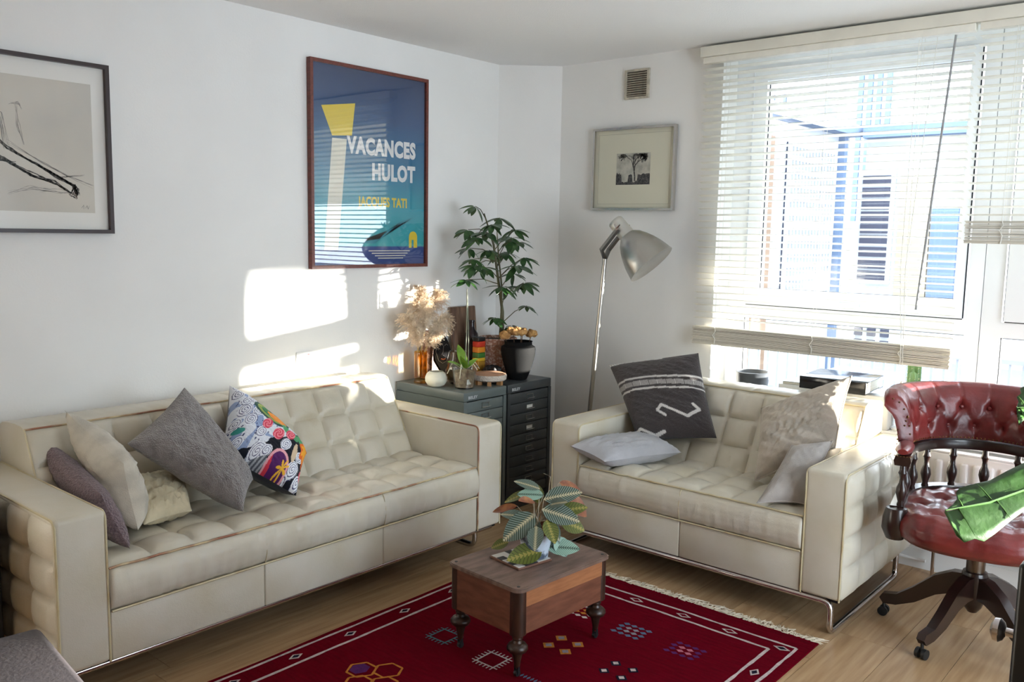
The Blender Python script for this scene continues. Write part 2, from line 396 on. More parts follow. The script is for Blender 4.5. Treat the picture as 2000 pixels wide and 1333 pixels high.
# ---------------------------------------------------------------- outside the window
gm = mat('pale_paving', (160, 163, 168), .8, var=.15, vscale=.6)
struct(box('ground', -40, 40, YF + 1.2, 60, -3.2, -3.0, gm))
ex = {k: mat('outside_' + k, c, .7, var=.06, vscale=1.5) for k, c in dict(white=(170, 173, 178), cream=(150, 138, 118), brick=(122, 98, 78), blue=(88, 106, 132), dark=(52, 54, 70), grey=(96, 102, 114), pale=(176, 178, 182)).items()}
hb = thing('house', 'pale two storey house across the terrace seen through the lowered blind', 'building', (-1.5, 14, -3))
def hp(name, x0, x1, y0, y1, z0, z1, m): return MB().bx(x0 + 1.5, x1 + 1.5, y0 - 14, y1 - 14, z0 + 3, z1 + 3).build(name, ex[m], hb, smooth=False)
hp('wall', -1.55, 3.6, 14.0, 20, -3, 2.95, 'white')
hp('gutter', -1.55, 3.7, 13.8, 14.0, 2.95, 3.12, 'blue')
hp('roof', -1.55, 3.7, 14.0, 20, 3.0, 3.16, 'pale')
for (a, b, c, d) in ((-1.60, -1.07, 0.75, 2.45), (0.9, 1.5, 0.6, 2.2), (2.2, 2.9, 0.6, 2.2)):
    hp('window', a, b, 13.93, 14.0, c, d, 'pale')
    for k in range(9): hp('pane', a + .06, b - .06, 13.9, 13.935, c + .05 + k * (d - c - .08) / 9, c + .02 + (k + 1) * (d - c - .08) / 9, 'dark')
hp('door_panel', -0.52, -0.16, 13.94, 14.0, 0.3, 1.9, 'blue')
hp('cream_panel', -1.0, -0.55, 13.95, 14.0, 0.2, 2.4, 'cream')
for i in range(3):
    for j in range(2): hp('small_window', -1.55 + i * .2, -1.43 + i * .2, 13.95, 14.0, 0.05 + j * .18 - .3, .17 + j * .18 - .3, 'dark')
wg = thing('outbuilding', 'pale wing with a slatted screen and brick strip, seen through the blind near the wall', 'building', (-3.5, 11.8, -3))
def wp(name, x0, x1, y0, y1, z0, z1, m): return MB().bx(x0 + 3.5, x1 + 3.5, y0 - 11.8, y1 - 11.8, z0 + 3, z1 + 3).build(name, ex[m], wg, smooth=False)
wp('wall', -5.2, -1.8, 9.6, 13.95, -3, 2.98, 'pale')
wp('eave', -5.3, -1.6, 9.4, 13.95, 2.98, 3.14, 'blue')
wp('brick_strip', -1.8, -1.76, 10.75, 11.2, -.5, 2.75, 'brick')
wp('screen_backing', -1.8, -1.77, 11.65, 13.25, .5, 2.72, 'dark')
for i in range(15): wp('screen_bar', -1.77, -1.72, 11.65 + i * .1118 - .022, 11.65 + i * .1118 + .022, .5, 2.72, 'white')
for j in range(13): wp('screen_rail', -1.77, -1.73, 11.65, 13.25, .5 + j * .183 - .035, .5 + j * .183 + .035, 'white')
wp('drainpipe', -1.8, -1.7, 13.5, 13.62, -3, 2.98, 'blue')
tw = thing('tower_block', 'distant pale tower block with vertical blue strips', 'building', (-6.8, 30, -3))
MB().bx(-1.4, 2.2, 0, 6, 0, 11.5).build('wall', ex['pale'], tw, smooth=False)
for i in range(4): MB().bx(-.72 + i * .3, -.56 + i * .3, -.08, 0, 5, 11.2).build('window_strip', ex['blue'], tw, smooth=False)
tw2 = thing('apartment_block', 'distant pale apartment block with fine vertical lines behind the outbuilding', 'building', (-13, 30, -3))
MB().bx(-4, 3.6, 0, 6, 0, 9.6).build('wall', ex['pale'], tw2, smooth=False)
for i in range(16): MB().bx(-3.4 + i * .42, -3.3 + i * .42, -.08, 0, 5, 9.4).build('window_strip', ex['grey'], tw2, smooth=False)
rl = thing('terrace_railing', 'grey metal railing of the terrace just outside the window', 'railing', (1.5, 6.5, -0.35))
m_railing = mat('grey_railing_paint', (112, 116, 124), .5)
bar = MB().bx(-.008, .008, -.008, .008, 0, .92).mesh('bar', m_railing, smooth=False)
for i in range(86): obj('bar', bar, rl, (-3.4 + i * .08, 0, .05))
MB().bx(-3.45, 3.45, -.02, .02, .97, 1.0).build('top_rail', m_railing, rl, smooth=False)
MB().bx(-3.45, 3.45, -.015, .015, .04, .065).build('bottom_rail', m_railing, rl, smooth=False)
for px in (-3.4, 0, 3.4): MB().bx(px - .02, px + .02, -.02, .02, 0, .97).build('post', m_railing, rl, smooth=False)
struct(box('terrace_floor', -2.5, 6.5, 4.27, 6.8, -.45, -.35, ex['grey']))
lr = thing('low_roof', 'flat blue grey roof beyond the terrace railing', 'roof', (2.5, 9.2, -3))
MB().bx(-2.6, 3.4, -1.2, 1.6, 0, 2.9).build('wall', ex['pale'], lr, smooth=False)
MB().bx(-2.7, 3.5, -1.3, 1.7, 2.9, 3.02).build('roof_edge', ex['blue'], lr, smooth=False)
MB().bx(.4, 2.2, -.4, .6, 3.02, 3.25).build('skylight', ex['white'], lr, smooth=False)

nb = thing('added_shade_block', 'added unseen block outside that keeps the low sun off the upper wall', 'building', (10.5, 8.6, -3))  # unseen mass added to shade the upper wall from the sun
MB().bx(-2.0, 3.5, -3.5, 3.5, 4.98, 10).build('shade_slab', ex['cream'], nb, smooth=False)
MB().bx(2.4, 3.3, -3.3, -2.8, 0, 4.98).bx(2.4, 3.3, 2.8, 3.3, 0, 4.98).build('pillar', ex['grey'], nb, smooth=False)
# ---------------------------------------------------------------- leather sofas
def leather_mat(name, c1, c2, wear):
    m = mat(name, c1, 0.36, rgb2=c2, vscale=5, lo=.35, hi=.8, bump=.06, bscale=55, spec=.5)
    n = m.node_tree.nodes; l = m.node_tree.links; b = n['Principled BSDF']
    t = n.new('ShaderNodeTexNoise'); t.inputs['Scale'].default_value = 2.2; t.inputs['Detail'].default_value = 9; t.inputs['Roughness'].default_value = .7
    tc = n.new('ShaderNodeTexCoord'); l.new(tc.outputs['Object'], t.inputs['Vector'])
    r = n.new('ShaderNodeValToRGB'); r.color_ramp.elements[0].position = .6; r.color_ramp.elements[1].position = .78
    mx = n.new('ShaderNodeMixRGB'); mx.inputs['Color2'].default_value = lin(wear)
    src = b.inputs['Base Color'].links[0].from_socket
    l.new(t.outputs['Fac'], r.inputs['Fac']); mu = n.new('ShaderNodeMath'); mu.operation = 'MULTIPLY'; mu.inputs[1].default_value = .45
    l.new(r.outputs['Color'], mu.inputs[0]); l.new(mu.outputs[0], mx.inputs['Fac']); l.new(src, mx.inputs['Color1']); l.new(mx.outputs[0], b.inputs['Base Color'])
    v = n.new('ShaderNodeTexVoronoi'); v.inputs['Scale'].default_value = 260; l.new(tc.outputs['Object'], v.inputs['Vector'])
    bp = n.new('ShaderNodeBump'); bp.inputs['Strength'].default_value = .06; bp.inputs['Distance'].default_value = .004
    l.new(v.outputs['Distance'], bp.inputs['Height'])
    old = b.inputs['Normal'].links[0].from_node; l.new(old.outputs[0], bp.inputs['Normal']); l.new(bp.outputs[0], b.inputs['Normal'])
    return m
m_lea = leather_mat('cream_leather', (208, 202, 188), (196, 187, 164), (176, 154, 116))
m_pipe_red = mat('worn_red_brown_piping', (150, 98, 72), .45, rgb2=(205, 190, 150), vscale=9, lo=.45, hi=.62)
m_pipe = mat('cream_piping', (200, 188, 154), .4, rgb2=(170, 144, 100), vscale=10, lo=.5, hi=.75)

def tuft_surface(samples, X0, X1, ncol, k, H, seams=(), wr=0.0, seed=0.0):
    """samples: list of (y, z, ny, nz, t) with t in [0,1] inside a tuft row or None. returns MB with grid rows = samples"""
    nx = ncol * k; L = X1 - X0; vs = []
    for (y, z, ny, nz, t) in samples:
        for i in range(nx + 1):
            x = X0 + L * i / nx; s = (i % k) / k if i < nx else 0.0; c = i // k
            e = min(1.0, min(i, nx - i) / (k * .5)); h = 0.0
            if t is not None:
                a = (max(0, math.sin(pi * s)) ** .4) * (max(0, math.sin(pi * t)) ** .4)
                jit = .8 + .4 * mnoise.noise(Vector((c * 3.1 + seed, z * 5, y * 5)))
                h = H * a * jit
                h += .0035 * a * fbm(x * 16 + seed, y * 16, z * 16)
            if wr:
                h += wr * fbm(x * (40 if t is None else 22) + seed, z * 7, y * 5) * (1 if t is None else .45)
            for sx in seams:
                h -= .006 * math.exp(-((x - sx) / .006) ** 2)
            vs.append((x, y + ny * h, z + nz * h))
    m = MB(); w = nx + 1; fs = [(j * w + i, j * w + i + 1, (j + 1) * w + i + 1, (j + 1) * w + i) for j in range(len(samples) - 1) for i in range(nx)]
    m.add(vs, fs); return m, w

def seg(p0, p1, rows, k, tufted=True, first=True):
    d = (p1[0] - p0[0], p1[1] - p0[1]); L = math.hypot(*d); n = (-d[1] / L, d[0] / L)
    out = []; N = rows * k
    for i in range(0 if first else 1, N + 1):
        f = i / N; t = ((i % k) / k if i < N else 0.0) if tufted else None
        out.append((p0[0] + d[0] * f, p0[1] + d[1] * f, n[0], n[1], t))
    return out

def make_sofa(label, L, ncol, nseam, loc, rz, inset, seed):
    D, AW, AH, B = .81, .15, .60, .135
    t = thing('leather_sofa', label, 'sofa', loc, rz, 'cream tufted leather sofas')
    hi = L / 2 - AW; KX = 14
    # seat cushion
    front = [(.03, .288, -.3, -.9, None), (.006, .292, -.9, -.3, None), (-.006, .315, -1, 0, None), (-.011, .345, -1, 0, None), (-.008, .38, -1, 0, None), (.002, .405, -.9, .4, None), (.016, .418, -.5, .85, None)]
    fine = []
    for a, b in zip(front[:-1], front[1:]):
        for q in range(3): fine.append(tuple(a[i] + (b[i] - a[i]) * q / 3 for i in range(4)) + (None,))
    top = seg((.02, .42), (.47, .405), 3, 10); top = [(y, z, -ny if nz < 0 else ny, abs(nz), tt) for (y, z, ny, nz, tt) in top]
    sm = [-hi + 2 * hi * (i + 1) / (nseam + 1) for i in range(nseam)]
    m, w = tuft_surface(fine + top, -hi + .003, hi - .003, ncol, KX, .028, (), .0058 if inset else .0026, seed)
    nr_ = len(fine + top); lo_ = m.add([(-hi + .003, .45, .288), (hi - .003, .45, .288)], []); m.f += [tuple([j * w for j in range(nr_)] + [lo_]), tuple([j * w + w - 1 for j in reversed(range(nr_))] + [lo_ + 1])]; m.mi += [0, 0]
    seat = m.build('seat_cushion', m_lea, t, sharp=0)
    MB().tube([(-hi + .004, .008, .418)] + [(-hi + 2 * hi * i / 40, .008 + .002 * fbm(i * .7, seed), .419 + .0025 * fbm(i * .5, seed + 4)) for i in range(1, 40)] + [(hi - .004, .008, .418)], .0038, 6).build('piping', m_pipe_red if inset else m_pipe, seat)
    MB().tube([(-hi + .004, -.002, .289), (hi - .004, -.002, .289)], .0035, 6).build('piping', m_pipe, seat)
    for sx in sm: MB().tube([(sx, -.0005, .292), (sx + .001, -.009, .33), (sx, -.010, .36), (sx, .001, .405), (sx, .01, .415)], .0016, 5).build('seam', m_pipe, seat)
    # base, one upholstered panel between seams
    xs = [-hi + .001] + sm + [hi - .001]
    for a, b in zip(xs[:-1], xs[1:]): rbox('base_panel', a + .0008, b - .0008, 0.004, D - .03, B, .287, .005, m_lea, t, 2)
    # backrest
    f0, f1 = (.405, .395), (.585, .735)
    s = seg(f0, f1, 3, 10)
    s = [(y, z, -abs(ny), abs(nz), tt) for (y, z, ny, nz, tt) in s]
    s += [(.594, .746, -.6, .8, None), (.607, .751, -.2, 1, None), (.66, .752, 0, 1, None), (.72, .749, 0, 1, None), (.775, .742, 0, 1, None), (.797, .73, .7, .7, None), (.803, .70, 1, 0, None), (.803, .5, 1, 0, None), (.803, .3, 1, 0, None)]
    m, w = tuft_surface(s, -hi - .0, hi + .0, ncol, KX, .032, (0.0,), .0022, seed + 9)
    nrow = len(s); vs = m.v
    m.f.append(tuple(j * w for j in range(nrow))); m.f.append(tuple(j * w + w - 1 for j in reversed(range(nrow)))); m.mi += [0, 0]
    bk = m.build('backrest', m_lea, t, sharp=60)
    for sx in (-1, 1):
        pts = [(sx * hi * .999, y + ny * .001, z + nz * .001) for (y, z, ny, nz, tt) in s[::4]]
    MB().tube([(-hi + 2 * hi * i / 40, .588, .742 + .002 * fbm(i * .6, seed + 2)) for i in range(41)], .0036, 6).build('piping', m_pipe_red if inset else m_pipe, bk)
    for sx in (-1, 1): MB().tube([(sx * (hi - .001), y - .002, z) for (y, z, ny, nz, tt) in s[:31:3]] + [(sx * (hi - .001), .588, .742)], .0034, 6).build('piping', m_pipe, bk)
    # arms
    for sx in (-1, 1):
        a = rbox('armrest', sx * L / 2 if sx < 0 else hi, -hi if sx < 0 else L / 2, 0, D, B, AH, .016, m_lea, t, 4)
        cx = sx * (L / 2 - AW / 2); cz = (B + AH) / 2
        for side in (-1, 1):
            px = side * (AW / 2 - .004); e = .006
            pts = rounded([(px, -D / 2 + e * .4, B - cz), (px, -D / 2 + e * .4, AH - cz - e * .6), (px, D / 2 - .02, AH - cz - e * .6)], .03, 6)
            MB().tube(pts, .0036, 6).build('piping', (m_pipe_red if (inset and sx > 0 and side < 0) else m_pipe), a)
        # tufted outer side
        nc, nr, k = 5, 4, 8; P0, P1 = -D / 2 + .012, D / 2 - .012; Z0, Z1 = B + .004 - cz, AH - .014 - cz
        def fn(u, v):
            s_, t_ = (u * nc) % 1 if u < 1 else 0, (v * nr) % 1 if v < 1 else 0
            aa = max(0, math.sin(pi * s_)) ** .42 * max(0, math.sin(pi * t_)) ** .42
            h = .02 * aa + .0015 * aa * fbm(u * 30 + seed, v * 30)
            return (sx * (AW / 2 - .0005 + h), P0 + (P1 - P0) * (u if sx > 0 else 1 - u), Z0 + (Z1 - Z0) * v)
        MB().grid(fn, nc * k, nr * k).build('tufted_side', m_lea, a, sharp=0)
    # chrome sled frame
    r = .0115; e = L / 2 - .035
    y0 = .012 + inset
    fr = MB()
    if inset:
        fr.tube([(-e, .03, B - r), (e, .03, B - r)], r, 10)
    for sx in (-1, 1):
        fr.tube(rounded([(0, y0, B - r), (sx * e, y0, B - r), (sx * e, y0, r), (sx * e, D - .07, r), (sx * e, D - .07, B + .004)], .035, 6), r, 10)
    fr.build('sled_frame', m_chrome, t)
    MB().bx(-e - .02, e + .02, .02, D - .02, B - .012, B - .001).build('under_board', m_black, t, smooth=False)
    return t
make_sofa('long three seat cream leather sofa against the wall under the poster', 1.89, 11, 2, (.845, 1.915, 0), R(90), .11, 1.3)
make_sofa('short cream leather loveseat under the lowered blind', 1.31, 7, 1, (1.64, 3.04, 0), 0, 0.0, 7.7)

# ---------------------------------------------------------------- rug
RX0, RX1, RY0, RY1 = .935, 2.262, .95, 2.955
rug = thing('kilim_rug', 'dark red woven rug with white border lines and small diamond motifs', 'rug', ((RX0 + RX1) / 2, (RY0 + RY1) / 2, 0))
rcx, rcy = (RX0 + RX1) / 2, (RY0 + RY1) / 2
def edge(u, v):
    x = RX0 + (RX1 - RX0) * u + .012 * mnoise.noise(Vector((v * 5, 2.2, 0))) * (1 - u) ** 2; y = RY0 + (RY1 - RY0) * v + .010 * mnoise.noise(Vector((u * 5, 7.7, 0))) * v * v
    return x - rcx, y - rcy
def rz(x, y): return .0062 + .0016 * mnoise.noise(Vector((x * 4, y * 4, 0)))
m_rug = mat('red_wool_weave', (112, 2, 24), .95, rgb2=(90, 0, 18), vscale=14, lo=.3, hi=.75, stretch=(1, 6, 1), bump=.5, bscale=420, spec=.05)
def rfn(u, v): x, y = edge(u, v); return (x, y, rz(x, y))
g = MB().grid(rfn, 40, 60); n0 = len(g.v)
ring = [i for i in range(41)] + [41 * j + 40 for j in range(1, 61)] + [41 * 60 + i for i in range(39, -1, -1)] + [41 * j for j in range(59, 0, -1)]
lo_ = g.add([(g.v[i][0], g.v[i][1], .0005) for i in ring], [])
kk = len(ring)
g.f += [(ring[i], lo_ + i, lo_ + (i + 1) % kk, ring[(i + 1) % kk]) for i in range(kk)]; g.mi += [0] * kk
g.build('woven_field', m_rug, rug, sharp=50)
ink = {k: mat('wool_' + k, c, .95, bump=.4, bscale=420, spec=.1, var=.12, vscale=80) for k, c in dict(white=(206, 188, 184), pink=(196, 110, 130), orange=(196, 120, 50), blue=(96, 112, 138), navy=(26, 22, 40), violet=(90, 40, 96), grey=(150, 142, 150), teal=(88, 120, 128)).items()}
def flat_poly(mb, pts, dz=.0012):
    k = len(pts); mb.add([(x - rcx, y - rcy, rz(x - rcx, y - rcy) + dz) for x, y in pts], [tuple(range(k))])
def wline(mb, p, q, w, amp=.004, n=50, seed=0):
    vs = []; p = Vector(p); q = Vector(q); d = (q - p); nr = Vector((-d.y, d.x)).normalized()
    for i in range(n + 1):
        f = i / n; c = p + d * f + nr * amp * mnoise.noise(Vector((f * d.length * 7 + seed, seed, 0))); ww = w * (1 + .5 * mnoise.noise(Vector((f * d.length * 40, seed + 3, 0))))
        for sgn in (-1, 1):
            a = c + nr * ww * sgn; vs.append((a.x - rcx, a.y - rcy, rz(a.x - rcx, a.y - rcy) + .0012))
    mb.add(vs, [(2 * i, 2 * i + 1, 2 * i + 3, 2 * i + 2) for i in range(n)])
a0, a1, b0, b1 = .962, 2.222, 1.03, 2.858
c0, c1, d0, d1 = 1.046, 2.15, 1.11, 2.792
def L_(nm, p, q, s): mb = MB(); wline(mb, p, q, .0055, seed=s); mb.build('border_line', ink['white'], rug, smooth=False)
L_('', (a0, b0), (a0, b1), 1); L_('', (a0, b1), (a1, b1), 2); L_('', (a1, b1), (a1, b0), 3); L_('', (c0, d0), (c0, d1), 4); L_('', (c0, d1), (c1, d1), 5); L_('', (c1, d1), (c1, d0), 6)
def border_diamond(x, y, horiz):
    w, h = (.032, .017) if horiz else (.017, .028)
    m1 = MB(); flat_poly(m1, [(x - w, y), (x, y + h), (x + w, y), (x, y - h)], .0016); m1.build('border_diamond', ink['white'], rug, smooth=False)
    m1 = MB(); flat_poly(m1, [(x - w * .6, y), (x, y + h * .6), (x + w * .6, y), (x, y - h * .6)], .0022); m1.build('diamond_centre', ink['navy'] if (not horiz or x > 2.1) else m_rug, rug, smooth=False)
for y in (1.18, 1.42, 1.655, 1.885, 2.143, 2.4, 2.62): border_diamond(1.004, y, False)
for x in (1.19, 1.39, 1.589, 1.797, 1.986, 2.183): border_diamond(x, 2.824, True)
for y in (2.6, 2.38, 2.15, 1.9): border_diamond(2.188, y, False)
def chequer(x, y, cA, cB, n=4, s=.0175):
    A, Bm = MB(), MB()
    for i in range(n):
        for j in range(n):
            for (ox, oy) in ((0, 0),):
                cx, cy = x + (i - (n - 1) / 2) * s * 1.75 + (j % 2) * s * .4, y + (j - (n - 1) / 2) * s * 1.5
                mb = Bm if (i in (1, 2) and j in (1, 2)) else A
                flat_poly(mb, [(cx - s * .85, cy), (cx, cy + s * .6), (cx + s * .85, cy), (cx, cy - s * .6)])
    A.build('woven_motif', ink[cA], rug, smooth=False); Bm.build('woven_motif', ink[cB], rug, smooth=False)
chequer(1.486, 2.598, 'white', 'orange'); chequer(1.72, 2.581, 'blue', 'grey'); chequer(1.94, 2.579, 'violet', 'pink'); chequer(1.25, 2.6, 'grey', 'pink'); chequer(1.78, 1.62, 'blue', 'white')
def four(x, y, c, core, s=.026, gap=.036):
    A, Bm = MB(), MB()
    for dx in (-1, 1):
        for dy in (-1, 1):
            cx, cy = x + dx * gap, y + dy * gap
            flat_poly(A, [(cx - s, cy), (cx, cy + s), (cx + s, cy), (cx, cy - s)], .0012); flat_poly(Bm, [(cx - s * .55, cy), (cx, cy + s * .55), (cx + s * .55, cy), (cx, cy - s * .55)], .002)
    A.build('woven_motif', ink[c], rug, smooth=False); Bm.build('woven_motif', ink[core], rug, smooth=False)
four(1.61, 2.328, 'orange', 'grey'); four(1.852, 2.309, 'navy', 'white', .022, .034); four(1.9, 1.9, 'orange', 'white')
def ladder_sq(x, y, c, s=.038):
    A = MB()
    for (p, q) in (((-s, -s), (s, -s)), ((s, -s), (s, s)), ((s, s), (-s, s)), ((-s, s), (-s, -s))):
        P_, Q_ = Vector(p), Vector(q); wline(A, (x + p[0], y + p[1]), (x + q[0], y + q[1]), .0032, .001, 6); d = (Q_ - P_).normalized(); nr = Vector((d.y, -d.x))
        for i in range(6):
            c_ = P_ + (Q_ - P_) * (i / 5); e_ = c_ + nr * .018; wline(A, (x + c_.x, y + c_.y), (x + e_.x, y + e_.y), .0022, 0, 2)
    A.build('woven_motif', ink[c], rug, smooth=False)
ladder_sq(1.26, 2.098, 'teal'); ladder_sq(1.5, 2.082, 'white'); ladder_sq(1.3, 1.3, 'white')
A = MB()
for (hx, hy, rr) in ((1.30, 1.80, .048), (1.355, 1.735, .045), (1.235, 1.745, .05), (1.29, 1.685, .045)):
    for i in range(6):
        p = (hx + rr * math.cos(i * pi / 3), hy + rr * math.sin(i * pi / 3)); q = (hx + rr * math.cos((i + 1) * pi / 3), hy + rr * math.sin((i + 1) * pi / 3)); wline(A, p, q, .004, .001, 5)
A.build('woven_motif', ink['orange'], rug, smooth=False)
A = MB(); flat_poly(A, [(1.225 + .032 * math.cos(i * pi / 3), 1.745 + .036 * math.sin(i * pi / 3)) for i in range(6)]); A.build('woven_motif', ink['violet'], rug, smooth=False)
A = MB()
for i in range(8): flat_poly(A, [(1.64 + i * .014 - .005, 2.07), (1.64 + i * .014, 2.082), (1.64 + i * .014 + .005, 2.07), (1.64 + i * .014, 2.058)])
A.build('woven_motif', ink['blue'], rug, smooth=False)
fr = MB(); random.seed(5)
for i in range(150):
    x = RX0 + .01 + (RX1 - RX0 - .02) * (i + random.random()) / 150 - rcx; y = RY1 - rcy - .004
    for q in range(3):
        a = random.gauss(.1, .7); l = random.uniform(.03, .062); z0 = .006
        p = [(x + random.uniform(-.004, .004), y, z0), (x + math.sin(a) * l * .5 + random.gauss(0, .004), y + l * .5 * math.cos(a), z0 + random.uniform(0, .006)), (x + math.sin(a * 1.4) * l, y + abs(l * math.cos(a)), .002 + random.uniform(0, .004))]
        fr.tube(p, [.0022, .0018, .001], 4, caps=False)
tag(fr.build('fringe', mat('cream_wool_fringe', (214, 202, 180), .9), rug), 'cream wool fringe', kind='stuff')
# ---------------------------------------------------------------- cushions
def cushion(name, label, corners, T, m, n=30, wr=.006, wf=7.0, pinch=.07, seed=0.0, paint=None, back=None, group=None, piping=None, fur=0.0, sag=0.0):
    c = [Vector(p) for p in corners]; cen = sum(c, Vector()) / 4; c = [p - cen for p in c]
    N = (c[2] - c[0]).cross(c[3] - c[1]).normalized()
    def mid(u, v):
        s, t = (u + 1) / 2, (v + 1) / 2
        ub = u * (1 - pinch * (1 - v * v) * abs(u) ** 1.5); vb = v * (1 - pinch * (1 - u * u) * abs(v) ** 1.5)
        s, t = (ub + 1) / 2, (vb + 1) / 2
        return c[0] * (1 - s) * (1 - t) + c[1] * s * (1 - t) + c[2] * s * t + c[3] * (1 - s) * t
    def side(sg):
        def fn(a, b):
            u, v = 2 * a - 1, 2 * b - 1
            th = T * max(0, (1 - abs(u) ** 3.2) * (1 - abs(v) ** 3.2)) ** .55
            e = min(1, 4 * (1 - max(abs(u), abs(v))))
            p = mid(u, v)
            w = wr * e * (fbm(u * wf * .35 + seed, v * wf + 3 * u, seed) + .5 * fbm(u * wf * 2 + seed, v * wf * 2, 4.0))
            if fur: w += fur * abs(mnoise.noise(Vector((u * 95, v * 95, seed)))) + fur * .8 * mnoise.noise(Vector((u * 25, v * 25, seed)))
            p = p + N * (sg * th + w + sag * (1 - u * u) * (1 - v * v))
            return p
        return fn
    g = MB(); g.grid(side(1), n, n); k = len(g.v); g.m = 1 if back else 0; g.grid(lambda a, b: side(-1)(1 - a, b), n, n)
    mats = [m, back] if back else m
    o = g.build(name, mats, None, cen, sharp=0)
    if paint:
        at = o.data.attributes.new('ink', 'FLOAT_COLOR', 'POINT'); buf = []
        for j in range(n + 1):
            for i in range(n + 1): buf += list(paint(i / n, j / n))
        for j in range((n + 1) ** 2): buf += [.02, .02, .04, 1]
        at.data.foreach_set('color', buf)
    tag(o, label, 'cushion', group)
    if piping:
        ring = [mid(-1 + 2 * i / 16, -1) for i in range(16)] + [mid(1, -1 + 2 * i / 16) for i in range(16)] + [mid(1 - 2 * i / 16, 1) for i in range(16)] + [mid(-1, 1 - 2 * i / 16) for i in range(16)]
        MB().tube(ring, .0035, 6, closed=True).build('piping', piping, o)
    return o

m_mauve = mat('mauve_knit', (132, 112, 116), .9, rgb2=(104, 86, 92), vscale=160, bump=.9, bscale=170, sheen=.3, spec=.1)
m_beige = mat('natural_linen', (205, 198, 184), .9, var=.1, vscale=14, bump=.3, bscale=320, sheen=.2, spec=.1)
m_cream = mat('cream_cotton', (214, 202, 172), .9, var=.12, vscale=9, bump=.3, bscale=60, sheen=.1, spec=.1)
m_fur = mat('grey_plush', (138, 130, 126), .95, rgb2=(112, 104, 102), vscale=26, bump=1.0, bscale=230, sheen=.7, spec=.05)
m_navy = mat('navy_sateen', (22, 24, 38), .4, sheen=.2)
m_greyfab = mat('pale_grey_cotton', (178, 178, 182), .85, var=.06, vscale=12, bump=.25, bscale=300, sheen=.2, spec=.15)
m_taupe = mat('taupe_linen', (190, 180, 166), .85, var=.1, vscale=10, bump=.3, bscale=300, sheen=.2, spec=.15)
m_greige = mat('greige_cotton', (172, 166, 160), .85, var=.06, vscale=12, bump=.3, bscale=300, sheen=.2, spec=.15)

G1 = 'cushions on the long sofa'; G2 = 'cushions on the loveseat'
cushion('scatter_cushion', 'dark mauve knitted cushion wedged against the arm of the long sofa', [(.42, 1.235, .45), (.815, 1.20, .452), (.69, 1.175, .60), (.22, 1.185, .705)], .045, m_mauve, seed=1, wr=.004, group=G1)
cushion('scatter_cushion', 'plain linen cushion leaning on the mauve knitted cushion', [(.45, 1.40, .47), (.715, 1.275, .465), (.60, 1.29, .66), (.30, 1.235, .80)], .066, m_beige, seed=2, wr=.007, group=G1)
cushion('scatter_cushion', 'crumpled cream cotton cushion lying half under the grey plush cushion', [(.66, 1.32, .462), (.64, 1.50, .462), (.42, 1.60, .54), (.40, 1.38, .55)], .05, m_cream, seed=3, wr=.014, wf=9, group=G1)
cushion('scatter_cushion', 'grey plush furry cushion standing on its corner against the long sofa back', [(.51, 1.345, .70), (.745, 1.63, .452), (.60, 1.765, .51), (.33, 1.655, .83)], .066, m_fur, n=120, seed=4, wr=.005, wf=3, fur=.0022, pinch=.05, group=G1)

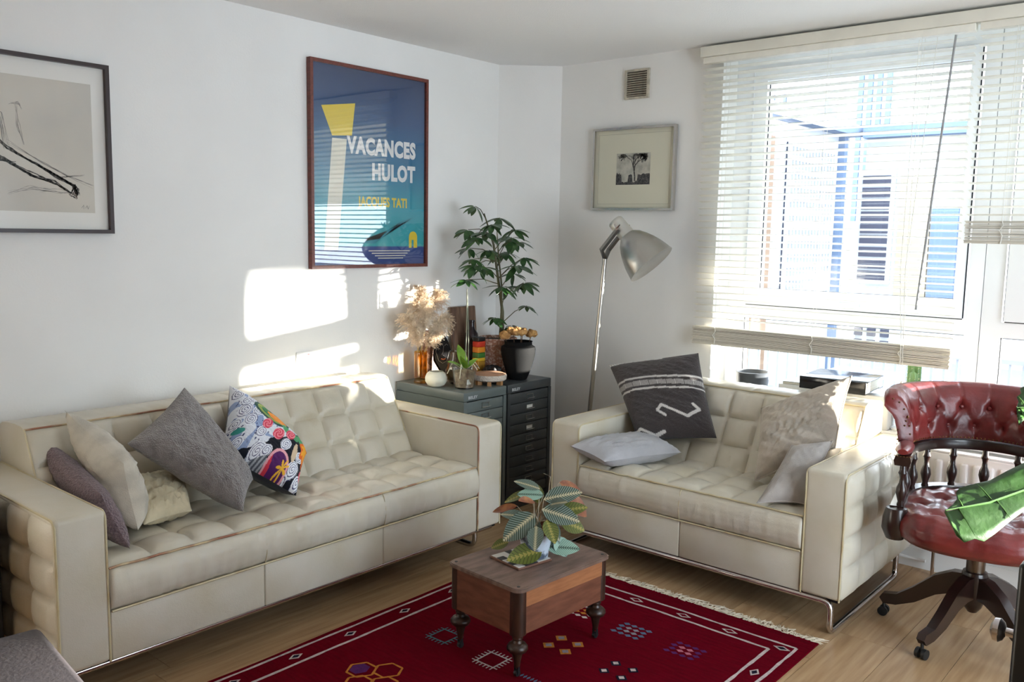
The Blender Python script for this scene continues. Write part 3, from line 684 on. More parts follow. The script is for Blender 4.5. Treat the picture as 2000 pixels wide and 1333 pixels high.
def print_paint(s, t):
    A, B, Cc, D = (255, 145), (225, 760), (890, 1200), (985, 800)
    x = A[0] * (1 - s) * t + B[0] * (1 - s) * (1 - t) + Cc[0] * s * (1 - t) + D[0] * s * t
    y = A[1] * (1 - s) * t + B[1] * (1 - s) * (1 - t) + Cc[1] * s * (1 - t) + D[1] * s * t
    def ell(cx, cy, a, b, ang):
        c_, s_ = math.cos(R(ang)), math.sin(R(ang)); dx, dy = x - cx, y - cy
        return math.hypot((dx * c_ + dy * s_) / a, (-dx * s_ + dy * c_) / b)
    nz = mnoise.noise(Vector((x * .012, y * .012, 0))); n2 = mnoise.noise(Vector((x * .04, y * .04, 2)))
    dark = y > 830 - .15 * (x - 260) + 40 * nz or (x > 820 and y > 600)
    col_ = (22, 24, 36) if dark else ((228, 232, 240) if nz > -.15 else (150, 168, 205))
    if not dark and n2 > .42: col_ = (60, 66, 110)
    for (cx, cy, r) in ((340, 465, 62), (430, 345, 62), (440, 512, 44), (300, 285, 50), (470, 855, 66), (700, 842, 52), (300, 735, 50), (480, 705, 48), (352, 385, 44), (385, 575, 56), (850, 955, 50), (790, 1050, 60), (720, 1105, 46), (860, 1140, 46), (540, 870, 46), (270, 560, 46), (500, 360, 44), (300, 200, 40)):
        d = math.hypot(x - cx, y - cy)
        if d < r:
            f = (d / 17 - math.atan2(y - cy, x - cx) / (2 * pi)) % 1
            col_ = (48, 52, 104) if f < .27 else (235, 238, 246)
    if 330 < x < 560 and 880 < y < 1060 and (y - 880) > (x - 330) * .1: col_ = (170, 174, 182) if int((x + y) / 26) % 2 else (90, 94, 104)
    e = ell(575, 545, 205, 72, 42)
    if e < 1: col_ = (60, 92, 84) if e > .82 else ((150, 170, 90) if e > .6 else (70, 130, 90))
    if ell(620, 590, 115, 34, 42) < 1: col_ = (238, 148, 62)
    for (cx, cy) in ((735, 530), (830, 690), (790, 770), (690, 545), (850, 790), (700, 700)):
        if ell(cx, cy, 56, 26, 60) < 1: col_ = (84, 160, 110)
    for (cx, cy, r) in ((630, 450, 78), (780, 612, 52), (630, 742, 52), (745, 752, 48), (530, 642, 46), (915, 1092, 46), (690, 490, 48)):
        d = math.hypot(x - cx, y - cy)
        if d < r: col_ = (220, 72, 96) if (d / 13 + math.atan2(y - cy, x - cx)) % 2 < 1.2 else (246, 150, 160)
    e = ell(648, 1015, 95, 140, -12)
    if e < 1: col_ = (236, 170, 180) if e > .82 else ((216, 60, 80) if x < 600 else (86, 34, 100))
    a = math.atan2(y - 1025, x - 700)
    if math.hypot(x - 700, y - 1025) < 34 + 22 * math.cos(7 * a): col_ = (248, 190, 60)
    e = ell(922, 860, 62, 150, 8) + .22 * math.sin(9 * math.atan2(y - 860, (x - 922) * 2.2))
    if e < 1: col_ = (250, 176, 50) if e < .62 else (236, 110, 40)
    if ell(790, 920, 26, 84, 14) < 1: col_ = (214, 190, 160)
    if ell(300, 640, 50, 24, 20) < 1: col_ = (60, 150, 140)
    return lin(col_)
m_print = attr_mat('bright_printed_cotton', .7, spec=.3)
cushion('scatter_cushion', 'brightly printed cushion with roses and swirls on navy, on the long sofa', [(.49, 1.70, .59), (.70, 1.88, .445), (.50, 2.075, .535), (.30, 1.86, .81)], .09, m_print, n=170, seed=5, wr=.003, pinch=.06, paint=print_paint, back=m_navy, group=G1)

def stripe_paint(s, t):
    v = 1 - t; x = s; base = (66, 60, 60); k = mnoise.noise(Vector((s * 90, t * 90, 0)))
    c_ = tuple(b * (1 + .12 * k) for b in base)
    vv = v + .015 * math.sin(s * 5)
    if .30 < vv < .325 or .445 < vv < .468: c_ = (206, 202, 198)
    if .355 < vv < .415: c_ = (190, 186, 182) if int(s * 110) % 2 else (120, 114, 112)
    if vv < .05 and s < .62 and k > -.25: c_ = (222, 220, 216)
    def seg_d(p, q):
        px, py = s - p[0], v - p[1]; dx, dy = q[0] - p[0], q[1] - p[1]; f = max(0, min(1, (px * dx + py * dy) / (dx * dx + dy * dy))); return math.hypot(px - f * dx, py - f * dy)
    for zz in ([(.48, .78), (.40, .72), (.47, .66), (.74, .80), (.90, .72), (.84, .66)], [(.03, .93), (.10, .90), (.26, .985), (.40, .95)]):
        if min(seg_d(a, b) for a, b in zip(zz[:-1], zz[1:])) < .016: c_ = (214, 210, 206)
    return lin(c_)
m_stripe = attr_mat('charcoal_woven_wool', .95, bump=.6, bscale=260, sheen=.3, spec=.1)
cushion('scatter_cushion', 'charcoal woven cushion with white stripes and zigzags on the loveseat', [(1.25, 3.33, .50), (1.575, 3.455, .545), (1.372, 3.63, .885), (.935, 3.545, .79)], .065, m_stripe, n=120, seed=6, wr=.004, pinch=.035, paint=stripe_paint, group=G2)
cushion('scatter_cushion', 'pale grey flat cushion lying on the loveseat seat under the charcoal one', [(1.31, 2.985, .478), (1.46, 3.36, .478), (1.24, 3.44, .50), (1.125, 2.985, .515)], .055, m_greyfab, seed=7, wr=.009, group=G2)
cushion('scatter_cushion', 'big taupe linen cushion with creases leaning in the loveseat corner', [(1.855, 3.25, .45), (2.12, 3.38, .61), (2.10, 3.57, .87), (1.76, 3.485, .70)], .072, m_taupe, n=60, seed=8, wr=.011, wf=5, pinch=.05, group=G2, piping=m_taupe)
cushion('scatter_cushion', 'greige cotton cushion slumped against the loveseat arm in front of the taupe one', [(1.985, 3.0, .445), (2.125, 3.10, .45), (2.115, 3.36, .64), (2.00, 3.25, .62)], .058, m_greige, seed=9, wr=.006, group=G2, piping=m_greige)
cushion('scatter_cushion', 'small white cushion mostly hidden behind the taupe linen cushion', [(1.92, 3.44, .47), (2.12, 3.37, .47), (2.125, 3.49, .66), (1.92, 3.53, .66)], .035, mat('white_cotton', (232, 230, 224), .9), seed=10, group=G2)

# ---------------------------------------------------------------- coffee table
TZ = .315
tb = thing('coffee_table', 'small low wooden box table on turned legs standing on the red rug', 'table', (1.512, 2.258, .0095), R(-3.8))
TZ -= .0095
m_ttop = mat('worn_table_top', (128, 104, 92), .5, rgb2=(92, 70, 58), vscale=6, lo=.35, hi=.7, stretch=(6, 1.5, 1), bump=.15, bscale=60, detail=8)
m_tdark = mat('dark_stained_wood', (62, 38, 26), .38, var=.35, vscale=9, stretch=(4, 4, 1))
m_tred = mat('reddish_mahogany_board', (124, 78, 58), .42, rgb2=(98, 58, 42), vscale=5, lo=.35, hi=.7, stretch=(3, 2, 12), detail=8)
m_torange = mat('orange_pine_strip', (168, 112, 74), .42, rgb2=(146, 92, 58), vscale=6, stretch=(3, 2, 14), lo=.4, hi=.7)
hw, hl = .165, .2275
def rrect(w, l, r, n=5):
    out = []
    for (cx, cy, a) in ((w - r, l - r, 0), (-w + r, l - r, 90), (-w + r, -l + r, 180), (w - r, -l + r, 270)):
        out += [(cx + r * math.cos(R(a + 90 * i / n)), cy + r * math.sin(R(a + 90 * i / n))) for i in range(n + 1)]
    return out
m_ = MB(); m_.prism(rrect(hw + .006, hl + .006, .03), TZ - .013, TZ - .003).prism(rrect(hw + .003, hl + .003, .03), TZ - .003, TZ)
m_.build('table_top', m_ttop, tb, sharp=30)
for sx in (-1, 1):
    for sy in (-1, 1):
        MB().lathe([(.0055, 0), (.0055, .0012)], 10, c=(sx * (hw - .018), sy * (hl - .018), TZ)).build('screw_hole', m_black, tb)
        MB().lathe([(.028, .145), (.028, TZ - .013)], 16, c=(sx * (hw - .028), sy * (hl - .028), 0)).build('corner_post', m_tdark, tb)
        lg = MB().lathe([(.007, .03), (.0095, .034), (.0115, .05), (.0155, .07), (.018, .078), (.0185, .081), (.03, .086), (.0345, .094), (.034, .102), (.028, .110), (.017, .115), (.0145, .123), (.018, .13), (.0165, .137), (.02, .145)], 20, c=(sx * (hw - .03), sy * (hl - .03), 0)).build('leg', m_tdark, tb)
        cs = MB().tube([(-.006, 0, .011), (.006, 0, .011)], .0108, 14); cs.bx(-.009, -.0065, -.005, .005, .008, .034).bx(.0065, .009, -.005, .005, .008, .034)
        cs.build('caster', m_blackmetal, lg, (sx * (hw - .03), sy * (hl - .03), 0))
b0_, b1_ = .148, TZ - .013
MB().bx(hw - .014, hw - .003, -hl + .03, hl - .03, b0_, b1_ - .055).build('side_board', m_tred, tb, smooth=False)
MB().bx(hw - .014, hw - .002, -hl + .03, hl - .03, b1_ - .054, b1_).build('side_strip', m_torange, tb, smooth=False)
MB().bx(-hw + .003, -hw + .014, -hl + .03, hl - .03, b0_, b1_).build('side_board', m_tred, tb, smooth=False)
for sy in (-1, 1): MB().bx(-hw + .03, hw - .03, sy * (hl - .0085) - .0055, sy * (hl - .0085) + .0055, b0_, b1_).build('end_board', m_tred, tb, smooth=False)
MB().bx(-hw + .014, hw - .014, -hl + .014, hl - .014, b0_ + .004, b0_ + .012).build('bottom_board', m_tdark, tb, smooth=False)

# ---------------------------------------------------------------- metal drawer cabinets
m_cabg = mat('grey_green_enamel', (100, 108, 106), .35, var=.05, vscale=6)
m_cabd = mat('charcoal_enamel', (62, 65, 66), .38, var=.05, vscale=6)
m_tagpaper = mat('white_card', (226, 224, 216), .7)
m_lettering = mat('silver_lettering', (200, 202, 204), .4)
def cabinet(label, y0, y1, m, heights, carded, cards=()):
    X0, X1, Z = .012, .492, .66
    c = thing('drawer_cabinet', label, 'cabinet', ((X0 + X1) / 2, (y0 + y1) / 2, 0), group='metal drawer cabinets beside the long sofa')
    hx, hy = (X1 - X0) / 2, (y1 - y0) / 2
    B_ = MB().bx(-hx, hx - .012, -hy, -hy + .012, .02, Z - .0455).bx(-hx, hx - .012, hy - .012, hy, .02, Z - .0455).bx(-hx, -hx + .01, -hy + .012, hy - .012, .02, Z - .0455).bx(-hx, hx - .03, -hy + .012, hy - .012, .02, .03)
    B_.bx(hx - .012, hx, -hy, -hy + .022, .0, Z - .0455).bx(hx - .012, hx, hy - .022, hy, .0, Z - .0455).bx(hx - .03, hx - .006, -hy + .02, hy - .02, 0, .05)
    B_.build('carcass', m, c, smooth=False)
    rbox('top_panel', -hx, hx, -hy, hy, Z - .045, Z, .004, m, c, 2)
    z = Z - .05
    for i, h in enumerate(heights):
        d = rbox('drawer', hx - .02, hx - .002, -hy + .024, hy - .024, z - h + .0025, z, .0025, m, c, 2)
        kk = MB(); w = .026
        # label holder with pull lip
        for (a, b_, p, q) in ((-w, w, .010, .0125), (-w, -w + .0025, -.008, .0125), (w - .0025, w, -.008, .0125)): kk.bx(.009, .0115, a, b_, p, q)
        kk.box((.015, 0, -.010), (.014, 2 * w + .008, .002), Matrix.Rotation(R(-25), 3, 'Y'))
        hdl = kk.build('label_pull', m_alu if carded else m_blackmetal, d, (0, 0, 0), smooth=False)
        if i in cards: MB().bx(.0092, .0098, -w + .003, w - .003, -.006, .010).build('card', m_tagpaper, d, smooth=False)
        z -= h
    Mx = Matrix.Translation((hx + .0006, -hy + .03, Z - .034)) @ Matrix(((0, 0, 1, 0), (1, 0, 0, 0), (0, 1, 0, 0), (0, 0, 0, 1)))
    text_mesh('lettering', 'BISLEY', .02, m_lettering, c, Mx, .0004, 1.1, 'LEFT')
    return c
cabinet('grey green metal drawer cabinet beside the long sofa arm', 2.985, 3.293, m_cabg, [.055, .055, .165, .165, .12], True, ())
cabinet('charcoal metal multi-drawer cabinet nearest the corner', 3.305, 3.655, m_cabd, [.055] * 8 + [.055, .055], True, (1, 3))

# ---------------------------------------------------------------- floor lamp
lp = thing('floor_lamp', 'brushed aluminium spotlight floor lamp behind the loveseat arm', 'lamp', (.676, 3.70, 0))
MB().lathe([(.0, 0), (.13, 0), (.13, .012), (.12, .02), (.02, .026), (.018, .06)], 32).build('base', m_alu, lp)
MB().tube([(0, 0, .02), (.108, 0, 1.30)], .0115, 12).build('pole', m_alu, lp)
ax = Vector((.666, .161, -.728)).normalized()
top = Vector((.836 - .676, .0, 1.492)); sx_, sy_ = frame_of(ax)
Q = ax.to_track_quat('Z', 'Y').to_matrix()
br = MB(); pv = top + ax * .055; pole_t = Vector((.108, 0, 1.30)); cross = Vector((.757, .653, .018))
side = ax.cross(Vector((0, 0, 1))).normalized()
for sgn in (-1, 1):
    a_ = pole_t + Vector((0, 0, .0)); b_ = pole_t + side * sgn * .05 + Vector((0, 0, .045)); c_ = pv + side * sgn * .05
    br.tube([a_, b_, c_], [.013, .013, .012], 4, flat=.35)
br.build('bracket', mat('steel_bracket', (120, 120, 118), .35, .8), lp)
kn = MB()
for sgn in (-1, 1):
    kn.tube([pv + side * sgn * .045, pv + side * sgn * .075], .007, 10); w_ = pv + side * sgn * .07
    kn.tube([w_ - Vector((0.015, 0, -.022)), w_, w_ + Vector((.018, 0, .02))], [.004, .006, .004], 6)
kn.build('wing_nut', m_chrome, lp)
T4 = Matrix.Translation(top) @ Q.to_4x4()
m_neck = mat('pale_grey_lamp_neck', (205, 203, 196), .35, .6)
MB().lathe([(.0, 0), (.034, 0), (.039, .006), (.0405, .02), (.0405, .1), (.043, .104)], 32, M=Q, c=top).build('neck', m_neck, lp)
prof = [(.041, .1), (.05, .108), (.066, .125), (.084, .155), (.1, .19), (.112, .225), (.12, .258), (.1265, .29)]
inner = [(r - .002, z + .001) for r, z in reversed(prof)]
MB().lathe(prof + [(.1275, .292), (.125, .2905)], 40, M=Q, c=top).build('shade', m_alu, lp)
MB().lathe(list(inner[1:]) , 40, M=Q, c=top).build('shade_lining', mat('lamp_reflector', (216, 210, 196), .4, .3), lp)
bl = MB().lathe([(.014, .12), (.016, .15), (.03, .19), (.036, .215), (.03, .24), (.012, .252), (0, .255)], 20, M=Q, c=top).build('bulb', mat('white_bulb', (235, 232, 225), .25), lp)

# ---------------------------------------------------------------- pictures
def frame_parts(t, w, h, fw, depth, m, ax):
    """frame in local (u right, v up, n out) -> mapped by ax"""
    hw_, hh_ = w / 2, h / 2
    for (a, b, c_, d) in ((-hw_, hw_, hh_ - fw, hh_), (-hw_, hw_, -hh_, -hh_ + fw), (-hw_, -hw_ + fw, -hh_ + fw, hh_ - fw), (hw_ - fw, hw_, -hh_ + fw, hh_ - fw)):
        mb = MB(); mb.bx(a, b, c_, d, 0.0, depth); mb.v = [tuple(ax @ Vector(v)) for v in mb.v]
        mb.build('frame_rail', m, t, smooth=False)
def panel(t, name, u0, u1, v0, v1, n0, n1, m, ax):
    mb = MB(); mb.bx(u0, u1, v0, v1, n0, n1); mb.v = [tuple(ax @ Vector(v)) for v in mb.v]; return mb.build(name, m, t, smooth=False)
def poly(t, name, pts, n0, m, ax, th=.0004):
    mb = MB(); mb.prism(pts, n0, n0 + th); mb.v = [tuple(ax @ Vector(v)) for v in mb.v]; return mb.build(name, m, t, smooth=False)
AXL = Matrix(((0, 0, 1), (1, 0, 0), (0, 1, 0)))          # on the left wall: u->+y, v->+z, n->+x
AXW = Matrix(((1, 0, 0), (0, 0, -1), (0, 1, 0)))         # on the window wall: u->+x, v->+z, n->-y
m_pglass = glass_mat('picture_glass', (255, 255, 255), 1.6); m_dglass = glass_mat('matt_picture_glass', (255, 255, 255), .45, .12)

# poster
PWD, PHT = .727, .943
pt = thing('framed_poster', 'tall framed blue and teal film poster above the long sofa', 'picture', (.004, 2.822, 1.713))
m_pfr = mat('reddish_wood_frame', (112, 52, 40), .4, var=.2, vscale=20, stretch=(1, 6, 6))
frame_parts(pt, PWD, PHT, .016, .026, m_pfr, AXL)
m_poster = bpy.data.materials.new('printed_poster_gradient'); m_poster.use_nodes = True
nt = m_poster.node_tree; tc = nt.nodes.new('ShaderNodeTexCoord'); sp = nt.nodes.new('ShaderNodeSeparateXYZ'); rp = nt.nodes.new('ShaderNodeValToRGB'); mr = nt.nodes.new('ShaderNodeMapRange')
mr.inputs['From Min'].default_value = -PHT / 2; mr.inputs['From Max'].default_value = PHT / 2
nt.links.new(tc.outputs['Object'], sp.inputs[0]); nt.links.new(sp.outputs['Z'], mr.inputs['Value']); nt.links.new(mr.outputs[0], rp.inputs['Fac'])
cr = rp.color_ramp; cr.elements[0].position = .0; cr.elements[0].color = lin((44, 66, 128)); cr.elements[1].position = 1.0; cr.elements[1].color = lin((26, 52, 96))
for p, c in ((.108, (50, 74, 140)), (.112, (60, 170, 176)), (.3, (52, 160, 178)), (.5, (40, 120, 160)), (.75, (30, 76, 126))):
    e = cr.elements.new(p); e.color = lin(c)
nt.links.new(rp.outputs[0], nt.nodes['Principled BSDF'].inputs['Base Color']); nt.nodes['Principled BSDF'].inputs['Roughness'].default_value = .6
pr = panel(pt, 'print', -PWD / 2 + .014, PWD / 2 - .014, -PHT / 2 + .014, PHT / 2 - .014, .004, .012, m_poster, AXL)
m_yel = mat('yellow_ink', (238, 208, 60), .6); m_palei = mat('pale_ink', (226, 222, 206), .6); m_whi = mat('white_ink', (236, 236, 236), .6); m_teal_reflection = mat('teal_reflection_edge', (50, 146, 164), .6)
# plain abstract shapes of about the same colours
poly(pr, 'poster_shape', [(-.295, .27), (-.10, .30), (-.12, .15), (-.235, .14)], .0124, m_yel, AXL)
poly(pr, 'poster_shape', [(-.235, .13), (-.15, .13), (-.205, -.385), (-.285, -.385)], .0124, m_palei, AXL)
poly(pr, 'poster_shape', [(.272 + .028 * math.cos(a), -.32 + .028 * math.sin(a)) for a in [i * pi / 8 for i in range(9)]] + [(.244, -.375), (.262, -.375), (.262, -.335), (.276, -.335), (.276, -.375), (.30, -.375)], .0124, m_yel, AXL)
poly(pr, 'poster_shape', [(-.10, -.35), (.06, -.33), (.20, -.24), (.28, -.22), (.10, -.29), (.02, -.355)], .0122, m_teal_reflection, AXL)  # teal curve paints in the edge of a window reflection
def pt_text(body, u, v, size, m, sx=1.0, bold=.002):
    Mx = AXL.to_4x4() @ Matrix.Translation((u, v, .0126)); return text_mesh('printed_words', body, size, m, pr, Mx, bold, sx)
pt_text('VACANCES', .285, .073, .104, m_whi, .76, .0055)
pt_text('HULOT', .282, -.044, .104, m_whi, .76, .0055)
pt_text('JACQUES TATI', .23, -.174, .062, m_yel, .74, .0025)
for i in range(4): panel(pr, 'printed_small_lines', -.02 + .02 * i, .25 - .015 * i, -.392 - .012 * i, -.3875 - .012 * i, .0122, .0125, m_palei, AXL)
panel(pt, 'glass', -PWD / 2 + .014, PWD / 2 - .014, -PHT / 2 + .014, PHT / 2 - .014, .018, .020, m_pglass, AXL)

# charcoal drawing at the edge of the view
dr = thing('framed_drawing', 'dark framed charcoal drawing in a white mount on the long wall', 'picture', (.004, 1.155, 1.70))
DW, DH = .80, .615
frame_parts(dr, DW, DH, .014, .03, mat('dark_brown_frame', (46, 30, 30), .35), AXL)
mnt = panel(dr, 'mount', -DW / 2 + .012, DW / 2 - .012, -DH / 2 + .012, DH / 2 - .012, .004, .010, mat('white_mount_card', (236, 234, 228), .8), AXL)
m_paper = mat('aged_drawing_paper', (214, 208, 196), .85, rgb2=(196, 192, 184), vscale=4, lo=.3, hi=.8)
sheet = panel(mnt, 'paper_sheet', -DW / 2 + .06, DW / 2 - .062, -DH / 2 + .075, DH / 2 - .075, .010, .0106, m_paper, AXL)
m_char = mat('charcoal_strokes', (44, 44, 46), .9, rgb2=(150, 146, 140), vscale=90, lo=.45, hi=.75)
m_pencil = mat('pencil_strokes', (140, 136, 132), .9)
def strokes(parent, paths, w, m, jit, reps, seed, ax=AXL, n0=.0107):
    random.seed(seed); mb = MB()
    for path in paths:
        for r_ in range(reps):
            o = [(random.gauss(0, jit), random.gauss(0, jit)) for _ in path]; pts = [Vector((p[0] + q[0], p[1] + q[1])) for p, q in zip(path, o)]
            den = []
            for a, b_ in zip(pts[:-1], pts[1:]):
                for k in range(8): f = k / 8; den.append(a + (b_ - a) * f + Vector((random.gauss(0, jit * .12), random.gauss(0, jit * .12))))
            den.append(pts[-1]); vs = []
            for i, p in enumerate(den):
                d = den[min(i + 1, len(den) - 1)] - den[max(i - 1, 0)]; nr = Vector((-d.y, d.x)); nr = nr.normalized() if nr.length > 1e-6 else Vector((0, 1)); ww = w * random.uniform(.35, 1) * (1 - .6 * abs(2 * i / (len(den) - 1) - 1))
                vs += [ax @ Vector((p.x + nr.x * ww, p.y + nr.y * ww, n0)), ax @ Vector((p.x - nr.x * ww, p.y - nr.y * ww, n0))]
            mb.add(vs, [(2 * i, 2 * i + 1, 2 * i + 3, 2 * i + 2) for i in range(len(den) - 1)])
    return mb.build('drawn_strokes', m, parent, smooth=False)
strokes(sheet, [[(-.2, .16), (.0, .02), (.05, -.02), (.12, -.06), (.2, -.10), (.26, -.135), (.275, -.155), (.272, -.175), (.255, -.165)], [(-.18, .06), (-.02, -.03), (.04, -.06), (.13, -.11), (.2, -.13), (.25, -.16)], [(.255, -.165), (.268, -.14), (.275, -.17)], [(-.12, -.02), (0.02, -.05), (.07, -.07)]], .0032, m_char, .005, 6, 3)
strokes(sheet, [[(.05, -.0), (.16, -.06), (.24, -.10), (.33, -.13)], [(.04, -.17), (.12, -.15), (.22, -.16), (.26, -.165)], [(.0, .11), (.03, .10), (.05, -.01)], [(.08, .14), (.085, .06), (.105, .0)], [(.06, .13), (.09, .14), (.1, .12)], [(.2, -.11), (.3, -.1)], [(.03, .09), (.035, -.02)]], .0012, m_pencil, .004, 4, 4)
strokes(sheet, [[(.29, -.215), (.295, -.205), (.297, -.218)], [(.303, -.217), (.309, -.205), (.313, -.217), (.318, -.207)]], .0009, m_pencil, .001, 2, 5)
panel(dr, 'glass', -DW / 2 + .012, DW / 2 - .012, -DH / 2 + .012, DH / 2 - .012, .018, .020, m_dglass, AXL)

# small tree etching
et = thing('framed_etching', 'small tree etching in a wide cream mount and thin silver frame above the lamp', 'picture', (.7535, YW - .003, 1.768), rot=(0, R(.3), 0))
EW, EH = .51, .432
frame_parts(et, EW, EH, .012, .024, mat('silver_frame', (200, 196, 190), .25, .9), AXW)
em = panel(et, 'mount', -EW / 2 + .01, EW / 2 - .01, -EH / 2 + .01, EH / 2 - .01, .004, .010, mat('olive_cream_mount', (208, 205, 186), .85), AXW)
m_eline = mat('fine_grey_line', (150, 146, 130), .8)
for (a, b_, c_, d) in ((-.222, .222, .182, .1832), (-.222, .222, -.1832, -.182), (-.222, -.2208, -.182, .182), (.2208, .222, -.182, .182)): panel(em, 'mount_line', a, b_, c_, d, .010, .0103, m_eline, AXW)
ep = panel(em, 'etching', -.105, .105, -.082, .082, .010, .0104, mat('etching_paper', (186, 184, 172), .85, rgb2=(160, 158, 148), vscale=30), AXW)
m_eink = mat('etching_ink', (52, 52, 54), .8, rgb2=(92, 90, 88), vscale=120)
paths = []; random.seed(21)
def branch(p, a, l, d):
    q = (p[0] + math.cos(a) * l, p[1] + math.sin(a) * l)
    if abs(q[0]) > .1 or q[1] > .079 or q[1] < -.05: return
    paths.append(([p, ((p[0] + q[0]) / 2 + random.gauss(0, l * .06), (p[1] + q[1]) / 2), q], .0042 * .62 ** d))
    if d < 7:
        for k in range(3): branch(q, a + random.uniform(-.8, .8), l * random.uniform(.66, .9), d + 1)
branch((.012, -.065), R(95), .048, 0)
mb = MB()
for path, w_ in paths:
    for a, b_ in zip(path[:-1], path[1:]):
        d = Vector((b_[0] - a[0], b_[1] - a[1])); nr = Vector((-d.y, d.x)).normalized() * max(w_, .0006)
        mb.add([AXW @ Vector((a[0] + nr.x, a[1] + nr.y, .0106)), AXW @ Vector((a[0] - nr.x, a[1] - nr.y, .0106)), AXW @ Vector((b_[0] - nr.x, b_[1] - nr.y, .0106)), AXW @ Vector((b_[0] + nr.x, b_[1] + nr.y, .0106))], [(0, 1, 2, 3)])
mb.build('etched_tree', m_eink, ep, smooth=False)
hedge = [(-.105, -.082)] + [(-.105 + .21 * i / 40, -.05 + .022 * abs(mnoise.noise(Vector((i * .4, 1, 0)))) + (.02 if i < 7 or 14 < i < 20 or i > 25 else -.02) + random.uniform(-.004, .004)) for i in range(41)] + [(.105, -.082)]
poly(ep, 'etched_hedge', hedge, .0104, m_eink, AXW)
# ---------------------------------------------------------------- things on the drawer cabinets
CZ = .66
def leaf_mesh(name, mats, w=.5, fold=.12, droop=.15, n=8, serr=0.0, tip=1.0):
    """leaf along +x, length 1, normal +z, thin two sided body"""
    top, bot = [], []
    for i in range(n + 1):
        t = i / n; hw = w / 2 * (math.sin(pi * min(1, t ** .85)) ** .75) * (1 if t < .98 else .3) if 0 < t < 1 else .004
        if serr and 0 < t < 1: hw *= 1 + serr * (1 if i % 2 else -1)
        z = -droop * t * t
        top.append([(t, -hw, z + fold * hw), (t, -hw * .5, z + fold * .25 * hw), (t, 0, z - .0), (t, hw * .5, z + fold * .25 * hw), (t, hw, z + fold * hw)])
    m = MB(); vs = [p for r in top for p in r]; k = len(vs); vs += [(p[0], p[1], p[2] - .008) for p in vs]
    fs = []; mi = []
    for i in range(n):
        for j in range(4):
            a = i * 5 + j; fs.append((a, a + 5, a + 6, a + 1)); mi.append(0)
            fs.append((k + a, k + a + 1, k + a + 6, k + a + 5)); mi.append(1 if len(mats) > 1 else 0)
    for i in range(n):
        for (a, b) in ((i * 5, (i + 1) * 5), ((i + 1) * 5 + 4, i * 5 + 4)): fs.append((a, b, k + b, k + a)); mi.append(0)
    m.add(vs, fs); m.mi = mi
    return m.mesh(name, mats, True, 60)
def aim(o, base, d, nrm, L, W=None):
    x = Vector(d).normalized(); z = Vector(nrm); z = z - x * z.dot(x)
    if z.length < 1e-4: z = frame_of(x)[0]
    z.normalize(); y = z.cross(x); W = L if W is None else W
    o.matrix_local = Matrix.Translation(base) @ Matrix(((x.x * L, y.x * W, z.x * L, 0), (x.y * L, y.y * W, z.y * L, 0), (x.z * L, y.z * W, z.z * L, 0), (0, 0, 0, 1)))

# potted umbrella plant
um = thing('umbrella_plant', 'tall umbrella plant in a speckled terracotta pot in the corner', 'potted plant', (.195, 3.55, CZ))
m_terra = mat('speckled_terracotta', (182, 134, 114), .8, rgb2=(226, 204, 192), vscale=90, lo=.5, hi=.58, bump=.3, bscale=120)
m_terra2 = mat('terracotta_rim', (172, 118, 98), .75, var=.12, vscale=20)
m_soil = mat('dark_soil', (44, 34, 28), .95, bump=1, bscale=90)
MB().lathe([(.0, .0), (.1, .0), (.108, .006), (.108, .016), (.08, .018)], 32).build('saucer', m_terra2, um)
MB().lathe([(.0, .012), (.08, .012), (.092, .08), (.101, .165), (.108, .167), (.109, .198), (.102, .2), (.099, .17)], 32).build('pot', m_terra, um)
MB().lathe([(0, .186), (.1, .184)], 24).build('soil', m_soil, um)
m_leaf = mat('glossy_dark_green_leaf', (38, 70, 34), .32, rgb2=(58, 92, 44), vscale=3, spec=.5)
m_leafu = mat('leaf_underside', (84, 112, 70), .5)
m_stem = mat('green_brown_stem', (92, 88, 58), .6, var=.2, vscale=20)
lm = leaf_mesh('leaflet', [m_leaf, m_leafu], .37, .10, .2)
O = Vector((.195, 3.55, CZ))
stem = [Vector((.24, 3.545, .83)), Vector((.245, 3.535, 1.0)), Vector((.24, 3.50, 1.18)), Vector((.245, 3.455, 1.36)), Vector((.225, 3.40, 1.52))]
stem2 = [Vector((.23, 3.53, .83)), Vector((.255, 3.515, 1.0)), Vector((.265, 3.50, 1.15)), Vector((.25, 3.49, 1.3)), Vector((.25, 3.47, 1.46))]
ST = MB(); ST.tube([p - O for p in stem], [.009, .008, .007, .006, .003], 8); ST.tube([p - O for p in stem2], [.006, .006, .005, .004, .002], 8)
clusters = [(.182, 3.379, 1.557), (.261, 3.479, 1.5), (.216, 3.291, 1.435), (.277, 3.296, 1.397), (.283, 3.351, 1.421), (.20, 3.65, 1.40), (.22, 3.69, 1.375), (.30, 3.25, 1.288), (.23, 3.56, 1.321), (.25, 3.70, 1.29), (.34, 3.21, 1.258), (.242, 3.625, 1.204), (.30, 3.64, 1.157), (.244, 3.255, 1.181), (.286, 3.472, 1.142), (.26, 3.72, 1.026), (.285, 3.429, .98), (.346, 3.488, .938), (.256, 3.409, 1.332), (.313, 3.363, 1.463), (.2, 3.43, 1.24), (.3, 3.53, 1.38), (.19, 3.33, 1.34), (.33, 3.55, 1.25), (.28, 3.58, 1.44), (.2, 3.62, 1.13)]
random.seed(8)
allst = stem + stem2
